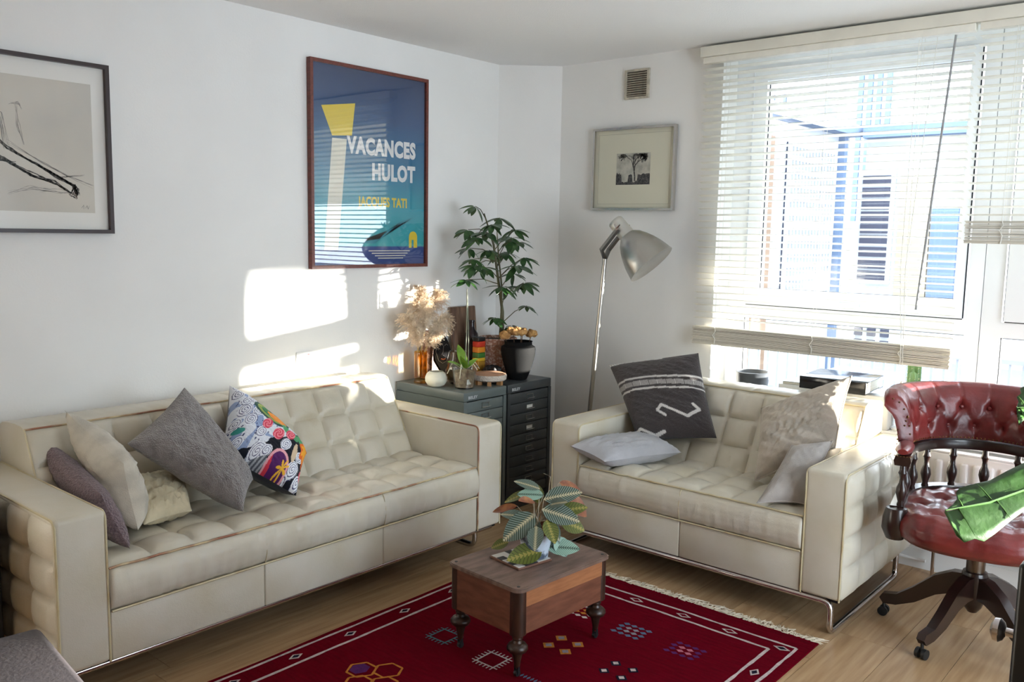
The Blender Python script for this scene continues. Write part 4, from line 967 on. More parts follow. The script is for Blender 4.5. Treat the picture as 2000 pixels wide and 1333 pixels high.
for ci, c in enumerate(clusters):
    c = Vector(c); s0 = min((p for p in [stem[0] + (stem[-1] - stem[0]) * 0] + [stem[i] + (stem[i + 1] - stem[i]) * f / 6 for i in range(4) for f in range(7)]), key=lambda p: (p - c - Vector((0, 0, -.07))).length)
    mid = (s0 + c) / 2 + Vector((0, 0, .015)); ST.tube([s0 - O, mid - O, c - O], [.0028, .0022, .0016], 5)
    out = (c - s0); out.z = 0; out = out.normalized() if out.length > 1e-3 else Vector((1, 0, 0))
    k = random.choice((6, 7, 8)); L0 = random.uniform(.08, .105) * (.75 if 14 < ci < 18 else 1); a0 = random.random() * 6
    for i in range(k):
        a = a0 + 2 * pi * i / k; d = Vector((math.cos(a), math.sin(a), random.uniform(-.75, .05))) + out * .35
        o = obj('leaflet', lm, um); L = L0 * random.uniform(.8, 1.12)
        aim(o, c - O + d.normalized() * .008, d, Vector((0, 0, 1)) + d * .1 + Vector((random.gauss(0, .2), random.gauss(0, .2), 0)), L, L * random.uniform(.9, 1.15))
ST.build('stems', m_stem, um)

# black vase with dried flowers
vz = tag(MB().lathe([(0, 0), (.044, 0), (.049, .004), (.062, .035), (.077, .082), (.0885, .13), (.0915, .158), (.0885, .172), (.078, .178), (.073, .181), (.072, .197), (.075, .201), (.068, .201), (.066, .185), (.04, .18)], 40).build('black_vase', mat('matte_black_ceramic', (16, 16, 17), .8, spec=.15, bump=.05, bscale=80), None, (.395, 3.493, CZ + .0005)), 'matte black shouldered vase at the front of the charcoal cabinet', 'vase')
m_dry = mat('dried_tan_petals', (196, 150, 92), .85, rgb2=(150, 104, 58), vscale=28, bump=.6, bscale=60)
m_dstem = mat('dried_stem', (92, 66, 44), .8)
for i, (dx, dy, dz, r) in enumerate(((-.03, -.075, .235, .026), (-.01, -.03, .25, .03), (.02, .0, .252, .026), (-.01, .045, .245, .024), (.03, .07, .238, .027))):
    t = thing('dried_flower', ['crumpled tan dried flower head at the plant end of the black vase', 'crumpled tan dried flower head second along above the black vase', 'tan dried flower head in the middle above the black vase', 'small tan dried flower head fourth along above the black vase', 'tan dried flower head at the corner wall end of the black vase'][i], 'flower', (.395, 3.493, CZ + .19), group='dried flowers in the black vase')
    MB().tube([(dx * .3, dy * .3, -.15), (dx, dy, dz - .19)], .0022, 5).build('stem', m_dstem, t)
    h = MB()
    for q in range(7):
        a = q * 2.4 + i; off = Vector((math.cos(a), math.sin(a), random.uniform(-.3, .5))) * r * .6
        def fn(u, v, off=off, q=q):
            th, ph = 2 * pi * u, pi * v; p = Vector((math.sin(ph) * math.cos(th), math.sin(ph) * math.sin(th), math.cos(ph)))
            rr = r * .62 * (1 + .35 * mnoise.noise(p * 2.2 + Vector((q * 3, i, 0)))); return p * rr + off + Vector((dx, dy, dz - .19))
        h.grid(fn, 10, 7, wrapu=True)
    h.build('flower_head', m_dry, t)

# round trivet on sawn pieces
tv = thing('round_tin', 'round tan topped tin with a pale fluffy edge at the front of the cabinet', 'tin', (.397, 3.27, CZ))
MB().lathe([(0, .022), (.078, .022), (.085, .027), (.087, .045), (.084, .052)], 36).build('fluffy_edge', mat('pale_wool_edge', (214, 202, 188), .95, bump=1, bscale=120), tv)
MB().lathe([(0, .06), (.07, .058), (.083, .052), (.0835, .049), (.0, .048)], 36).build('lid', mat('tan_leather_lid', (192, 146, 116), .6, var=.1, vscale=20), tv)
for i in range(6):
    a = i * pi / 3 + .2; MB().box((.06 * math.cos(a), .06 * math.sin(a), .011), (.026, .02, .022), Matrix.Rotation(a, 3, 'Z')).build('wood_foot', mat('pale_wood_foot', (176, 128, 80), .6), tv, smooth=False)

# orchid in a clear pot
oc = thing('orchid', 'small orchid with lit green leaves in a clear plastic pot', 'potted plant', (.392, 3.092, CZ))
m_clear = glass_mat('clear_plastic', (246, 247, 246), 2.2, .08)
MB().lathe([(.0, .002), (.048, .002), (.053, .03), (.058, .07), (.064, .108), (.068, .11), (.067, .112), (.062, .108), (.056, .07), (.05, .03), (.046, .006), (0, .006)], 32).build('pot', m_clear, oc)
MB().lathe([(0, .008), (.044, .008), (.05, .06), (.053, .085), (.0, .098)], 24).build('bark', mat('bark_chips', (140, 116, 94), .95, rgb2=(186, 164, 134), vscale=60, bump=1, bscale=70), oc)
MB().bx(.044, .046, -.03, .0, .025, .05).build('sticker', m_tagpaper, oc, smooth=False)
m_orl = mat('fresh_orchid_leaf', (132, 168, 62), .35, rgb2=(96, 140, 48), vscale=4)
ol = leaf_mesh('leaf', [m_orl], .36, .12, .25, 10)
for (d, L, W) in (((.1, -.8, .55), .13, .12), ((.3, -.35, .75), .1, .13), ((-.4, .2, .9), .14, .14), ((.3, .6, .7), .085, .09), ((-.3, .75, .35), .07, .08)):
    aim(obj('leaf', ol, oc), (0, 0, .095), d, (0.35, -.1, 1), L, W)
sp_ = MB()
sp_.tube([(-.005, .01, .08), (0, .012, .3), (-.003, .014, .488)], .0026, 6); sp_.tube([(.006, .022, .08), (.004, .02, .3), (-.002, .016, .47)], .0022, 6)
sp_.build('support_stick', mat('grey_green_stick', (130, 134, 116), .4), oc)
rt = MB()
for i in range(5):
    a = i * 1.3; rt.tube([(.02 * math.cos(a), .02 * math.sin(a), .1), (.06 * math.cos(a), .06 * math.sin(a), .125), (.085 * math.cos(a), .085 * math.sin(a), .1 - .01 * i)], .0022, 5)
rt.build('aerial_root', mat('pale_root', (206, 200, 176), .6), oc)

# glass jug behind the orchid
tag(MB().lathe([(0, 0), (.04, 0), (.055, .02), (.064, .06), (.058, .1), (.045, .135), (.042, .16), (.046, .165), (.041, .162), (.04, .135), (.053, .1), (.059, .06), (.05, .022), (0, .006)], 32).build('glass_jug', glass_mat('clear_glass', (232, 228, 218), 2.0, .02), None, (.275, 3.165, CZ + .0005)), 'rounded clear glass jug behind the orchid pot', 'jug')

# white candle bowl
tag(MB().lathe([(0, 0), (.026, 0), (.042, .008), (.054, .028), (.055, .046), (.047, .066), (.034, .076), (.031, .0755), (.04, .062), (.046, .044), (.04, .022), (0, .012)], 36).build('candle_bowl', mat('creamy_white_ceramic', (226, 222, 204), .4), None, (.265, 3.022, CZ + .0005)), 'small round white bowl at the front edge of the grey green cabinet', 'bowl')

# amber vase and pampas
av = tag(MB().lathe([(0, 0), (.034, 0), (.036, .004), (.035, .012), (.031, .02)] + [(.034 + .0012 * (i % 2), .024 + i * .0062) for i in range(22)] + [(.032, .16), (.031, .03), (0, .026)], 28).build('amber_vase', glass_mat('amber_glass', (250, 222, 150), 1.5, .05), None, (.13, 3.045, CZ + .0005)), 'ribbed amber glass vase holding pampas grass', 'vase')
m_pamp = mat('pampas_fluff', (226, 204, 176), .95, rgb2=(238, 224, 202), vscale=9, sheen=.3, spec=.05)
m_pst = mat('straw_stem', (186, 156, 104), .7)
random.seed(31)
PL_ = [((.10, 3.07, .82), (.07, 3.17, 1.03), (.075, 3.235, 1.12), .062, 'tan pampas plume nearest the wall, leaning towards the umbrella plant', .94),
       ((.10, 3.05, .82), (.08, 3.08, 1.04), (.07, 3.10, 1.15), .056, 'tan pampas plume rising highest towards the poster corner', .92),
       ((.14, 3.04, .82), (.18, 3.02, .97), (.19, 3.025, 1.09), .048, 'pale pampas plume standing upright at the front of the amber vase', 1.08),
       ((.13, 3.03, .82), (.14, 2.985, .97), (.14, 2.94, 1.02), .062, 'pampas plume drooping over the sofa end of the amber vase', 1.0),
       ((.15, 3.05, .82), (.20, 3.085, .96), (.21, 3.145, 1.0), .058, 'pale pampas plume drooping over the black mask', 1.08),
       ((.14, 3.02, .81), (.17, 2.985, .90), (.18, 2.965, .945), .05, 'short pampas plume hanging low beside the amber vase', 1.02),
       ((.15, 3.05, .81), (.19, 3.06, .89), (.205, 3.075, .925), .046, 'short pale pampas plume just above the white bowl', 1.1)]
m_pamps = [m_pamp, mat('pampas_fluff_tan', (206, 182, 154), .95, rgb2=(220, 198, 172), vscale=9, spec=.05)]
for pi_, (p0, p1, p2, pr_, lab, br_) in enumerate(PL_):
    t = thing('pampas_plume', lab, 'dried grass', (.13, 3.045, CZ + .03), group='pampas grass in the amber vase'); O_ = Vector((.13, 3.045, CZ + .03))
    P0 = Vector((.13 + random.uniform(-.008, .008), 3.045 + random.uniform(-.008, .008), CZ + .035)); Pa, Pb, Pc = Vector(p0), Vector(p1), Vector(p2)
    MB().tube([P0 - O_, Pa - O_, Pb - O_, Pc - O_], [.002, .002, .0016, .001], 5).build('stem', m_pst, t)
    ad = (Pc - Pb).normalized(); x, y = frame_of(ad); f = MB(); ln = (Pc - Pb).length + pr_ * 1.3; A0 = Pb - ad * pr_ * .9
    for q in range(260):
        u = random.random(); b = A0 + ad * ln * u * .8; a = random.random() * 2 * pi
        rad = pr_ * (.55 + .75 * math.sin(pi * (.15 + .75 * u))) * random.uniform(.55, 1.2)
        d = x * math.cos(a) + y * math.sin(a) + ad * random.uniform(.5, 1.3)
        d = d.normalized() * rad
        prev = b
        for k in range(5):                                  # a drooping spikelet branch with short hairs
            fr_ = (k + 1) / 5; nx = b + d * fr_ + Vector((0, 0, -.4 * rad * fr_ * fr_)) + Vector((random.gauss(0, .0015), random.gauss(0, .0015), random.gauss(0, .0015)))
            w = Vector((random.gauss(0, 1), random.gauss(0, 1), random.gauss(0, 1))).normalized() * .0007
            o_ = len(f.v); f.v += [tuple(v - O_) for v in (prev + w, prev - w, nx)]; f.f.append((o_, o_ + 1, o_ + 2)); f.mi.append(0)
            for h_ in range(7):
                c0 = prev + (nx - prev) * random.random(); c1 = c0 + Vector((random.gauss(0, .0065), random.gauss(0, .0065), random.gauss(-.003, .006))) + d * .06; w2 = Vector((random.gauss(0, 1), random.gauss(0, 1), random.gauss(0, 1))).normalized() * .0009
                o_ = len(f.v); f.v += [tuple(v - O_) for v in (c0 + w2, c0 - w2, c1)]; f.f.append((o_, o_ + 1, o_ + 2)); f.mi.append(0)
            prev = nx
    tag(f.build('plume', m_pamps[0 if br_ > .98 else 1], t, sharp=0), kind='stuff')

# black mask with thin line face
mk = thing('carved_mask', 'black leaf shaped mask with a thin line face leaning beside the amber vase', 'mask', (.175, 3.155, CZ), rot=(0, R(-8), R(-40)))
out = []
for i in range(28):
    a = 2 * pi * i / 28; c_, s_ = math.cos(a), math.sin(a); w_ = .048 * (1 - .25 * s_ if s_ > 0 else 1); out.append((c_ * w_ + (-.0 if s_ > -.2 else (-.2 - s_) * .055), .135 + s_ * (.105 if s_ > 0 else .132)))
Mm = Matrix(((0, 0, 1), (1, 0, 0), (0, 1, 0)))
b_ = MB(); b_.prism(out, -.006, .008); b_.prism([(.135 * .0 + (x) * .82, .135 + (y - .135) * .86) for x, y in out], .008, .014); b_.v = [tuple(Mm @ Vector(v)) for v in b_.v]; b_.build('mask_body', mat('black_painted_wood', (26, 24, 26), .8, spec=.2, var=.2, vscale=30), mk, sharp=30)
m_ml = mat('silver_line', (150, 146, 140), .4, .5)
for pts in ([(-.016, .185), (-.004, .192), (.002, .183)], [(.012, .183), (.02, .191), (.028, .184)], [(.006, .182), (.003, .15), (-.005, .135), (.008, .132)], [(-.028, .2), (-.034, .15), (-.02, .105), (.0, .092), (.022, .104), (.034, .15)]):
    MB().tube([(.0148, x, z) for x, z in pts], .0008, 5).build('face_line', m_ml, mk)
MB().tube([(.0148, -.008, .115), (.016, .004, .112), (.0148, .016, .116)], .003, 6).build('lips', mat('copper_lips', (150, 84, 60), .4), mk)

# patterned tall tin behind
tag(rbox('patterned_tin', .03, .10, 3.135, 3.235, CZ, CZ + .25, .006, mat('brown_floral_print', (120, 82, 62), .5, rgb2=(206, 160, 132), vscale=55, lo=.48, hi=.6)), 'tall brown tin with a pale floral pattern behind the black mask', 'tin')
# small white bottle
tag(MB().lathe([(0, 0), (.018, 0), (.02, .006), (.02, .16), (.014, .18), (.009, .186), (.009, .2), (.013, .205), (.016, .225), (.012, .235), (0, .238)], 20).build('white_bottle', mat('white_glazed_bottle', (222, 220, 216), .35), None, (.055, 3.285, CZ + .0005)), 'small white bottle with a round stopper between the tin and the board', 'bottle')
# wooden board against the wall
bd = thing('chopping_board', 'tall dark grained wooden board leaning upright against the wall', 'board', (.062, 3.452, CZ), rot=(0, R(-6), 0))
rbox('plank', -.011, .011, -.094, .094, 0.002, .362, .006, mat('grained_walnut', (140, 108, 84), .55, rgb2=(88, 62, 46), vscale=5, stretch=(8, 8, 1), lo=.35, hi=.65, detail=8), bd)
# dark bottle with white lettering
bt = thing('dark_bottle', 'dark wine bottle with a pale printed line in front of the wooden board', 'bottle', (.132, 3.415, CZ))
MB().lathe([(0, 0), (.037, 0), (.039, .005), (.04, .19), (.034, .225), (.018, .25), (.0145, .262), (.0145, .285), (.017, .287), (.017, .296), (0, .297)], 28).build('bottle_body', mat('dark_bottle_glass', (34, 22, 26), .2), bt)
for i in range(7): MB().box((.0405 * math.cos(R(-36 + i * 9)), .0405 * math.sin(R(-36 + i * 9)), .2), (.0012, .004, .006), Matrix.Rotation(R(-36 + i * 9), 3, 'Z')).build('printed_mark', m_tagpaper, bt, smooth=False)
# striped box
st = thing('striped_tube', 'small tube with red, yellow and green bands and a black cap beside the terracotta pot', 'tube', (.207, 3.393, CZ))
z_ = 0
for nm, c, h in (('golden_band', (176, 128, 40), .085), ('yellow_band', (220, 176, 48), .018), ('green_band', (66, 118, 50), .028), ('orange_band', (226, 140, 40), .03), ('red_band', (206, 58, 34), .03), ('black_cap', (28, 24, 24), .022)):
    rbox(nm, -.022, .022, -.027, .027, z_ + .0005, z_ + h, .003, mat('tube_' + nm, c, .45), st, 2); z_ += h
# black beaded dish
dd = thing('beaded_dish', 'black dish with a white zigzag band and dark stones in front of the terracotta pot', 'dish', (.303, 3.395, CZ))
MB().lathe([(0, 0), (.05, 0), (.062, .012), (.066, .04), (.062, .042), (.055, .014), (0, .01)], 32).build('bowl', m_black, dd)
zz = [(.0672 * math.cos(2 * pi * i / 40), .0672 * math.sin(2 * pi * i / 40), .018 if i % 2 else .034) for i in range(40)]
MB().tube(zz, .0014, 4, closed=True).build('zigzag_band', m_tagpaper, dd)
hh = MB()
for q in range(9):
    a = q * 2.4; rr = .018 * math.sqrt(q)
    def fn(u, v, q=q, a=a, rr=rr):
        th, ph = 2 * pi * u, pi * v; p = Vector((math.sin(ph) * math.cos(th), math.sin(ph) * math.sin(th), math.cos(ph)))
        return p * .017 * (1 + .3 * mnoise.noise(p * 2 + Vector((q, 0, 0)))) + Vector((rr * math.cos(a) * .72, rr * math.sin(a) * .72, .05 + .008 * (9 - q) / 9))
    hh.grid(fn, 9, 6, wrapu=True)
tag(hh.build('stones', mat('dark_stone', (24, 22, 24), .6, bump=.4, bscale=60), dd), kind='stuff')

# ---------------------------------------------------------------- things on the coffee table
TT = .3152
tl = thing('patterned_tile', 'black and white tile with a wooden edge under the prayer plant', 'tile', (1.498, 2.225, TT), R(-9))
rbox('wooden_edge', -.075, .075, -.075, .075, 0, .008, .002, mat('tile_wood', (110, 74, 58), .5), tl, 2)
for i in range(5):
    for j in range(5): MB().bx(-.072 + i * .0288, -.072 + i * .0288 + .0282, -.072 + j * .0288, -.072 + j * .0288 + .0282, .008, .0092).build('tile_square', mat('tile_white' if (i * 3 + j * 2 + i * j) % 5 < 3 else 'tile_black', (224, 222, 216) if (i * 3 + j * 2 + i * j) % 5 < 3 else (32, 32, 36), .3), tl, smooth=False)
ma = thing('prayer_plant', 'prayer plant with striped grey green and rusty leaves on the coffee table', 'potted plant', (1.53, 2.262, TT + .0095))
MO = Vector((1.53, 2.262, TT + .0095))
MB().lathe([(0, 0), (.038, 0), (.044, .004), (.052, .05), (.056, .085), (.053, .086), (.049, .05), (0, .04)], 28).build('pot', mat('mottled_blue_white_glaze', (196, 208, 222), .25, rgb2=(84, 96, 110), vscale=26, lo=.45, hi=.6), ma)
MB().lathe([(0, .076), (.051, .074)], 20).build('soil', m_soil, ma)
def striped(name, dark, light, mid_, freq=11.0):
    m = mat(name, dark, .45); nt = m.node_tree; n = nt.nodes; l = nt.links
    tc = n.new('ShaderNodeTexCoord'); sx = n.new('ShaderNodeSeparateXYZ'); l.new(tc.outputs['Object'], sx.inputs[0])
    def M_(op, a, b=None):
        q = n.new('ShaderNodeMath'); q.operation = op
        for i, v in enumerate((a, b)):
            if v is None: continue
            if isinstance(v, (int, float)): q.inputs[i].default_value = v
            else: l.new(v, q.inputs[i])
        return q.outputs[0]
    ay = M_('ABSOLUTE', sx.outputs['Y']); t = M_('SUBTRACT', sx.outputs['X'], M_('MULTIPLY', ay, .9))
    s = M_('SINE', M_('MULTIPLY', t, freq * 2 * pi)); vein = M_('GREATER_THAN', s, .72)
    blot = M_('LESS_THAN', ay, M_('ADD', .035, M_('MULTIPLY', s, .03)))
    mx = n.new('ShaderNodeMixRGB'); mx.inputs[1].default_value = lin(dark); mx.inputs[2].default_value = lin(light); l.new(vein, mx.inputs[0])
    m2 = n.new('ShaderNodeMixRGB'); m2.inputs[2].default_value = lin(mid_); l.new(mx.outputs[0], m2.inputs[1]); l.new(blot, m2.inputs[0])
    l.new(m2.outputs[0], n['Principled BSDF'].inputs['Base Color']); return m
m_mg = striped('prayer_leaf_grey', (62, 80, 66), (150, 166, 158), (186, 178, 146), 15); m_mo = striped('prayer_leaf_olive', (96, 104, 40), (66, 70, 24), (150, 140, 70), 9); m_mp = striped('prayer_leaf_pale', (150, 182, 164), (104, 140, 122), (66, 90, 76), 15); m_mr = mat('rusty_leaf', (122, 66, 40), .5, rgb2=(156, 98, 52), vscale=3); m_mu = mat('prayer_leaf_back', (120, 62, 52), .5)
mlm = {k: leaf_mesh('leaf', [v, m_mu], .52, .18, .12, 10) for k, v in dict(g=m_mg, o=m_mo, p=m_mp, r=m_mr).items()}
LV = [((1.53, 2.2558, .4747), (1.479, 2.1607, .4033), 'g', .6), ((1.5435, 2.2764, .4899), (1.651, 2.3316, .4656), 'g', .55), ((1.5713, 2.2464, .3608), (1.5239, 2.1379, .3519), 'o', .6), ((1.5618, 2.2822, .36), (1.6493, 2.3414, .365), 'p', .55), ((1.5281, 2.3028, .5298), (1.4632, 2.248, .5356), 'p', .5), ((1.5102, 2.3037, .5486), (1.4395, 2.2604, .5738), 'g', .4), ((1.4799, 2.2886, .5341), (1.4037, 2.2441, .4988), 'o', .35), ((1.4475, 2.2594, .4838), (1.3694, 2.2217, .4597), 'r', .32), ((1.5325, 2.2978, .5166), (1.6247, 2.3755, .5496), 'g', .5), ((1.5766, 2.3638, .5268), (1.6305, 2.4188, .4572), 'r', .55), ((1.5706, 2.3387, .4434), (1.6322, 2.3998, .4122), 'o', .7), ((1.5634, 2.2999, .4472), (1.5995, 2.3032, .39), 'g', .5), ((1.5498, 2.3606, .5677), (1.5974, 2.429, .5324), 'r', .4), ((1.452, 2.2119, .3702), (1.4104, 2.1732, .3508), 'o', .6), ((1.5386, 2.2722, .4482), (1.5744, 2.2699, .40), 'r', .6), ((1.5795, 2.3114, .3912), (1.6192, 2.3224, .335), 'p', .8), ((1.5358, 2.2639, .4533), (1.535, 2.2209, .396), 'g', .7), ((1.52, 2.29, .50), (1.47, 2.33, .555), 'o', .5), ((1.55, 2.30, .50), (1.62, 2.30, .53), 'g', .5), ((1.50, 2.24, .46), (1.43, 2.20, .47), 'g', .5), ((1.55, 2.24, .44), (1.60, 2.17, .40), 'g', .55), ((1.50, 2.30, .46), (1.43, 2.32, .42), 'r', .5), ((1.58, 2.32, .48), (1.65, 2.38, .50), 'o', .5), ((1.53, 2.25, .52), (1.53, 2.18, .545), 'r', .5), ((1.49, 2.27, .42), (1.44, 2.24, .375), 'o', .6), ((1.57, 2.27, .46), (1.63, 2.24, .41), 'o', .6)]
sm_ = MB()
vw = Vector((.62, -.72, .25))
for i, (b, e, k, w) in enumerate(LV):
    b, e = Vector(b) - MO, Vector(e) - MO; d = e - b; L = d.length * 1.08
    aim(obj('leaf', mlm[k], ma), b, d, vw * (1.0 if i in (0, 1, 2, 4, 8) else .6) + Vector((0, 0, .55)) + Vector((.12 * math.sin(i * 2.1), .12 * math.cos(i * 3.3), 0)), L, L * w / .52)
    r0 = Vector((.016 * math.cos(i * 2.4), .016 * math.sin(i * 2.4), .075)); sm_.tube([r0, (r0 + b) / 2 + Vector((0, 0, .02)), b], [.0022, .002, .0014], 5)
sm_.tube([(0, .01, .075), (.01, .05, .2), (.0, .075, .265), (-.02, .06, .275)], .0012, 5)
sm_.build('stems', mat('pale_stem', (150, 140, 120), .6), ma)

# ---------------------------------------------------------------- window sill and loveseat back
tag(rbox('storage_box', 1.62, 2.13, 3.965, 4.13, SILL, .735, .006, mat('white_box_card', (222, 222, 220), .6)), 'long white box on the sill under the black book', 'box')
bk = thing('hardback_book', 'large glossy black hardback book lying on the white box behind the loveseat', 'book', (1.925, 3.945, .752), rot=(R(1.2), 0, R(2)))
m_bk = mat('glossy_black_cover', (20, 20, 22), .12); m_pages = mat('book_pages', (206, 202, 190), .7, var=.12, vscale=300, stretch=(.02, .02, 4))
rbox('cover', -.145, .145, -.125, .125, .054, .059, .0015, m_bk, bk, 2); rbox('cover', -.145, .145, -.125, .125, 0.004, .009, .0015, m_bk, bk, 2); rbox('spine', -.145, .145, -.128, -.122, .004, .059, .002, m_bk, bk, 2); rbox('pages', -.142, .141, -.122, .121, .009, .054, .001, m_pages, bk, 2)
for i, (cx, w_, lab) in enumerate(((1.70, .2, 'white magazine on the box beside the black book'),)):
    t = thing('magazine', lab, 'magazine', (cx, 4.045, .7355), R(8)); rbox('pages', -.07, .06, -.07, .07, 0, .012, .002, m_pages, t, 2); rbox('cover', -.071, .061, -.071, .071, .012, .014, .001, mat('pale_cover', (214, 220, 226), .3), t, 2)
tag(MB().lathe([(0, 0), (.065, 0), (.07, .01), (.08, .17), (.084, .178), (.078, .178), (.07, .16), (0, .15)], 32).build('dark_planter', mat('slate_grey_ceramic', (70, 74, 80), .4), None, (1.45, 4.045, SILL + .0005)), 'dark grey pot on the sill behind the striped cushion end of the loveseat', 'pot')
cp = thing('cactus', 'green column cactus in a white pot with saucer on the sill by the captain\'s chair', 'potted plant', (2.195, 4.045, SILL))
m_wp = mat('white_pot_glaze', (232, 234, 236), .3)
MB().lathe([(0, 0), (.07, 0), (.078, .008), (.076, .012), (0, .008)], 32).build('saucer', m_wp, cp)
MB().lathe([(0, .009), (.05, .009), (.056, .03), (.065, .128), (.066, .132), (.062, .132), (.058, .115), (0, .11)], 32).build('pot', m_wp, cp)
MB().lathe([(0, .117), (.058, .116)], 20).build('soil', m_soil, cp)
m_cac = mat('cactus_green', (88, 124, 72), .55, rgb2=(112, 146, 92), vscale=20)
def cactus(name, x, y, r, h, k):
    def fn(u, v):
        a = 2 * pi * u; rr = r * (1 + .13 * math.cos(k * a)) * (1 if v < .8 else math.sqrt(max(0, 1 - ((v - .8) / .2) ** 2)) + .001); return (x + rr * math.cos(a), y + rr * math.sin(a), .11 + h * v)
    o = MB().grid(fn, k * 6, 20, wrapu=True).build(name, m_cac, cp)
    sp = MB()
    for q in range(k):
        for j in range(9):
            a = 2 * pi * q / k; z = .11 + h * (.08 + .09 * j); c = Vector((x + r * 1.13 * math.cos(a), y + r * 1.13 * math.sin(a), z))
            for s in range(3): e = c + Vector((math.cos(a + (s - 1) * .7), math.sin(a + (s - 1) * .7), .3 * (s - 1))) * .008; sp.tube([c, e], [.0006, .0002], 3, caps=False)
    tag(sp.build('spines', mat('cactus_spine', (220, 210, 170), .6), o), kind='stuff')
cactus('cactus_column', .005, .01, .026, .24, 8); cactus('cactus_arm', .012, -.03, .019, .16, 7); cactus('cactus_arm', -.038, -.012, .0125, .085, 7)
# ---------------------------------------------------------------- captain's chair
CH = (2.645, 3.385, 0); CR = 11.5
ch = thing('captains_chair', 'buttoned oxblood leather captain\'s chair with dark turned spindles by the window', 'chair', CH, R(CR))
m_ox = mat('oxblood_leather', (122, 42, 40), .34, rgb2=(90, 28, 28), vscale=7, bump=.12, bscale=70, coat=.2)
m_dw = mat('dark_mahogany', (44, 26, 22), .28, var=.3, vscale=10, coat=.3)
m_stud = mat('brass_stud', (120, 86, 52), .3, 1.0)
prof = [(.02, .24), (.07, .236), (.13, .205), (.2, .14), (.255, .098), (.305, .088), (.315, .07), (.3, .05), (.255, .056), (.19, .085), (.12, .135), (.07, .155), (.02, .16)]
for k in range(5):
    a = R(182 + 72 * k - CR); m = MB(); n = len(prof); vs = []
    for sgn in (-1, 1):
        for (r, z) in prof: w = .021 - .018 * (r / .32) * .35; vs.append((r, sgn * w, z))
    fs = [tuple(range(n - 1, -1, -1)), tuple(range(n, 2 * n))] + [(i, (i + 1) % n, n + (i + 1) % n, n + i) for i in range(n)]
    Rm = Matrix.Rotation(a, 3, 'Z'); m.add([Rm @ Vector(v) for v in vs], fs); lg = m.build('leg', m_dw, ch, sharp=25)
    c = Rm @ Vector((.3, 0, 0)); d = Rm @ Vector((0, 1, 0)); cs = MB()
    for off in (-.012, .012): cs.tube([c + d * (off - .006) + Vector((0, 0, .0185)), c + d * (off + .006) + Vector((0, 0, .0185))], .018, 16)
    cs.tube([c + Vector((0, 0, .02)), c + Vector((0, 0, .056))], .006, 8); cs.build('caster', m_blackmetal, lg)
MB().lathe([(0, .1), (.016, .1), (.03, .12), (.04, .15), (.045, .23), (.04, .25), (.02, .255)], 24).build('hub', m_dw, ch)
MB().lathe([(.03, .25), (.031, .255), (.031, .3), (.018, .305), (.018, .36), (.06, .362), (.06, .37), (0, .37)], 24).build('column', mat('aged_bronze_column', (112, 102, 94), .3, 1.0), ch)
# seat
def plan(a):
    c, s = math.cos(a), math.sin(a); n_ = 2.7; w, l = .272, (.30 if s < 0 else .245)
    return 1 / ((abs(c) / w) ** n_ + (abs(s) / l) ** n_) ** (1 / n_)
sp_prof = [(0, .372), (.7, .372), (.93, .378), (1.0, .395), (1.03, .42), (1.02, .445), (.97, .466), (.9, .478), (.8, .482), (.66, .482), (.5, .48), (.34, .478), (.17, .477), (.02, .477)]
btn = [(x, y) for x in (-.13, 0, .13) for y in (-.17, .07)] + [(x, -.05) for x in (-.195, -.065, .065, .195)] + [(x, .17) for x in (-.07, .07)]
def seat_fn(u, v):
    f = v * (len(sp_prof) - 1); i = min(int(f), len(sp_prof) - 2); t = f - i; q = (sp_prof[i][0] * (1 - t) + sp_prof[i + 1][0] * t, sp_prof[i][1] * (1 - t) + sp_prof[i + 1][1] * t)
    a = 2 * pi * u; r = plan(a) * q[0]; x, y, z = r * math.cos(a), r * math.sin(a), q[1]
    if i >= 3:
        dip = 0
        for (bx_, by_) in btn: d = math.hypot(x - bx_, y - by_); dip += .026 * math.exp(-(d / .022) ** 2)
        ptn = .5 + .5 * math.cos(pi * (x / .065 + y / .11)) * math.cos(pi * (x / .065 - y / .11))
        z += (.012 * ptn - min(dip, .03)) * (1 if i >= 6 else (i - 3) / 3)
        rr = 1 - .025 * max(0, math.cos(a * 12)) ** 24 * (1 if 3 < i < 9 else 0); x *= rr; y *= rr
    return (x, y, z)
seat = MB().grid(seat_fn, 120, 52, wrapu=True).build('seat', m_ox, ch, sharp=0)
bt_me = MB().lathe([(0, .004), (.004, .0035), (.0065, .001), (.006, -.003)], 10).mesh('button', m_ox)
for (x, y) in btn: obj('button', bt_me, seat, (x, y, .462))
# horseshoe path
def shoe(r, yf, n=28, yc=.02):
    return [(-r, yf + (yc - yf) * i / 5) for i in range(5)] + [(r * math.cos(a), yc + r * math.sin(a)) for a in [pi - pi * i / n for i in range(n + 1)]] + [(r, yc + (yf - yc) * (i + 1) / 5) for i in range(5)]
def ribbon(path, w, z0, z1, bulge=0.0):
    m = MB(); n = len(path); vs = []
    for i, p in enumerate(path):
        a, b = path[max(i - 1, 0)], path[min(i + 1, n - 1)]; d = Vector((b[0] - a[0], b[1] - a[1])).normalized(); nr = Vector((-d.y, d.x)); P = Vector(p)
        for (o, z) in ((-w, z0), (-w - bulge, (z0 + z1) / 2), (-w, z1), (w, z1), (w + bulge, (z0 + z1) / 2), (w, z0)): q = P + nr * o; vs.append((q.x, q.y, z))
    k = 6; fs = [(i * k + j, i * k + (j + 1) % k, (i + 1) * k + (j + 1) % k, (i + 1) * k + j) for i in range(n - 1) for j in range(k)] + [tuple(range(k - 1, -1, -1)), tuple((n - 1) * k + j for j in range(k))]
    m.add(vs, fs); return m
sr = ribbon(shoe(.258, -.17), .022, .445, .492, .005)
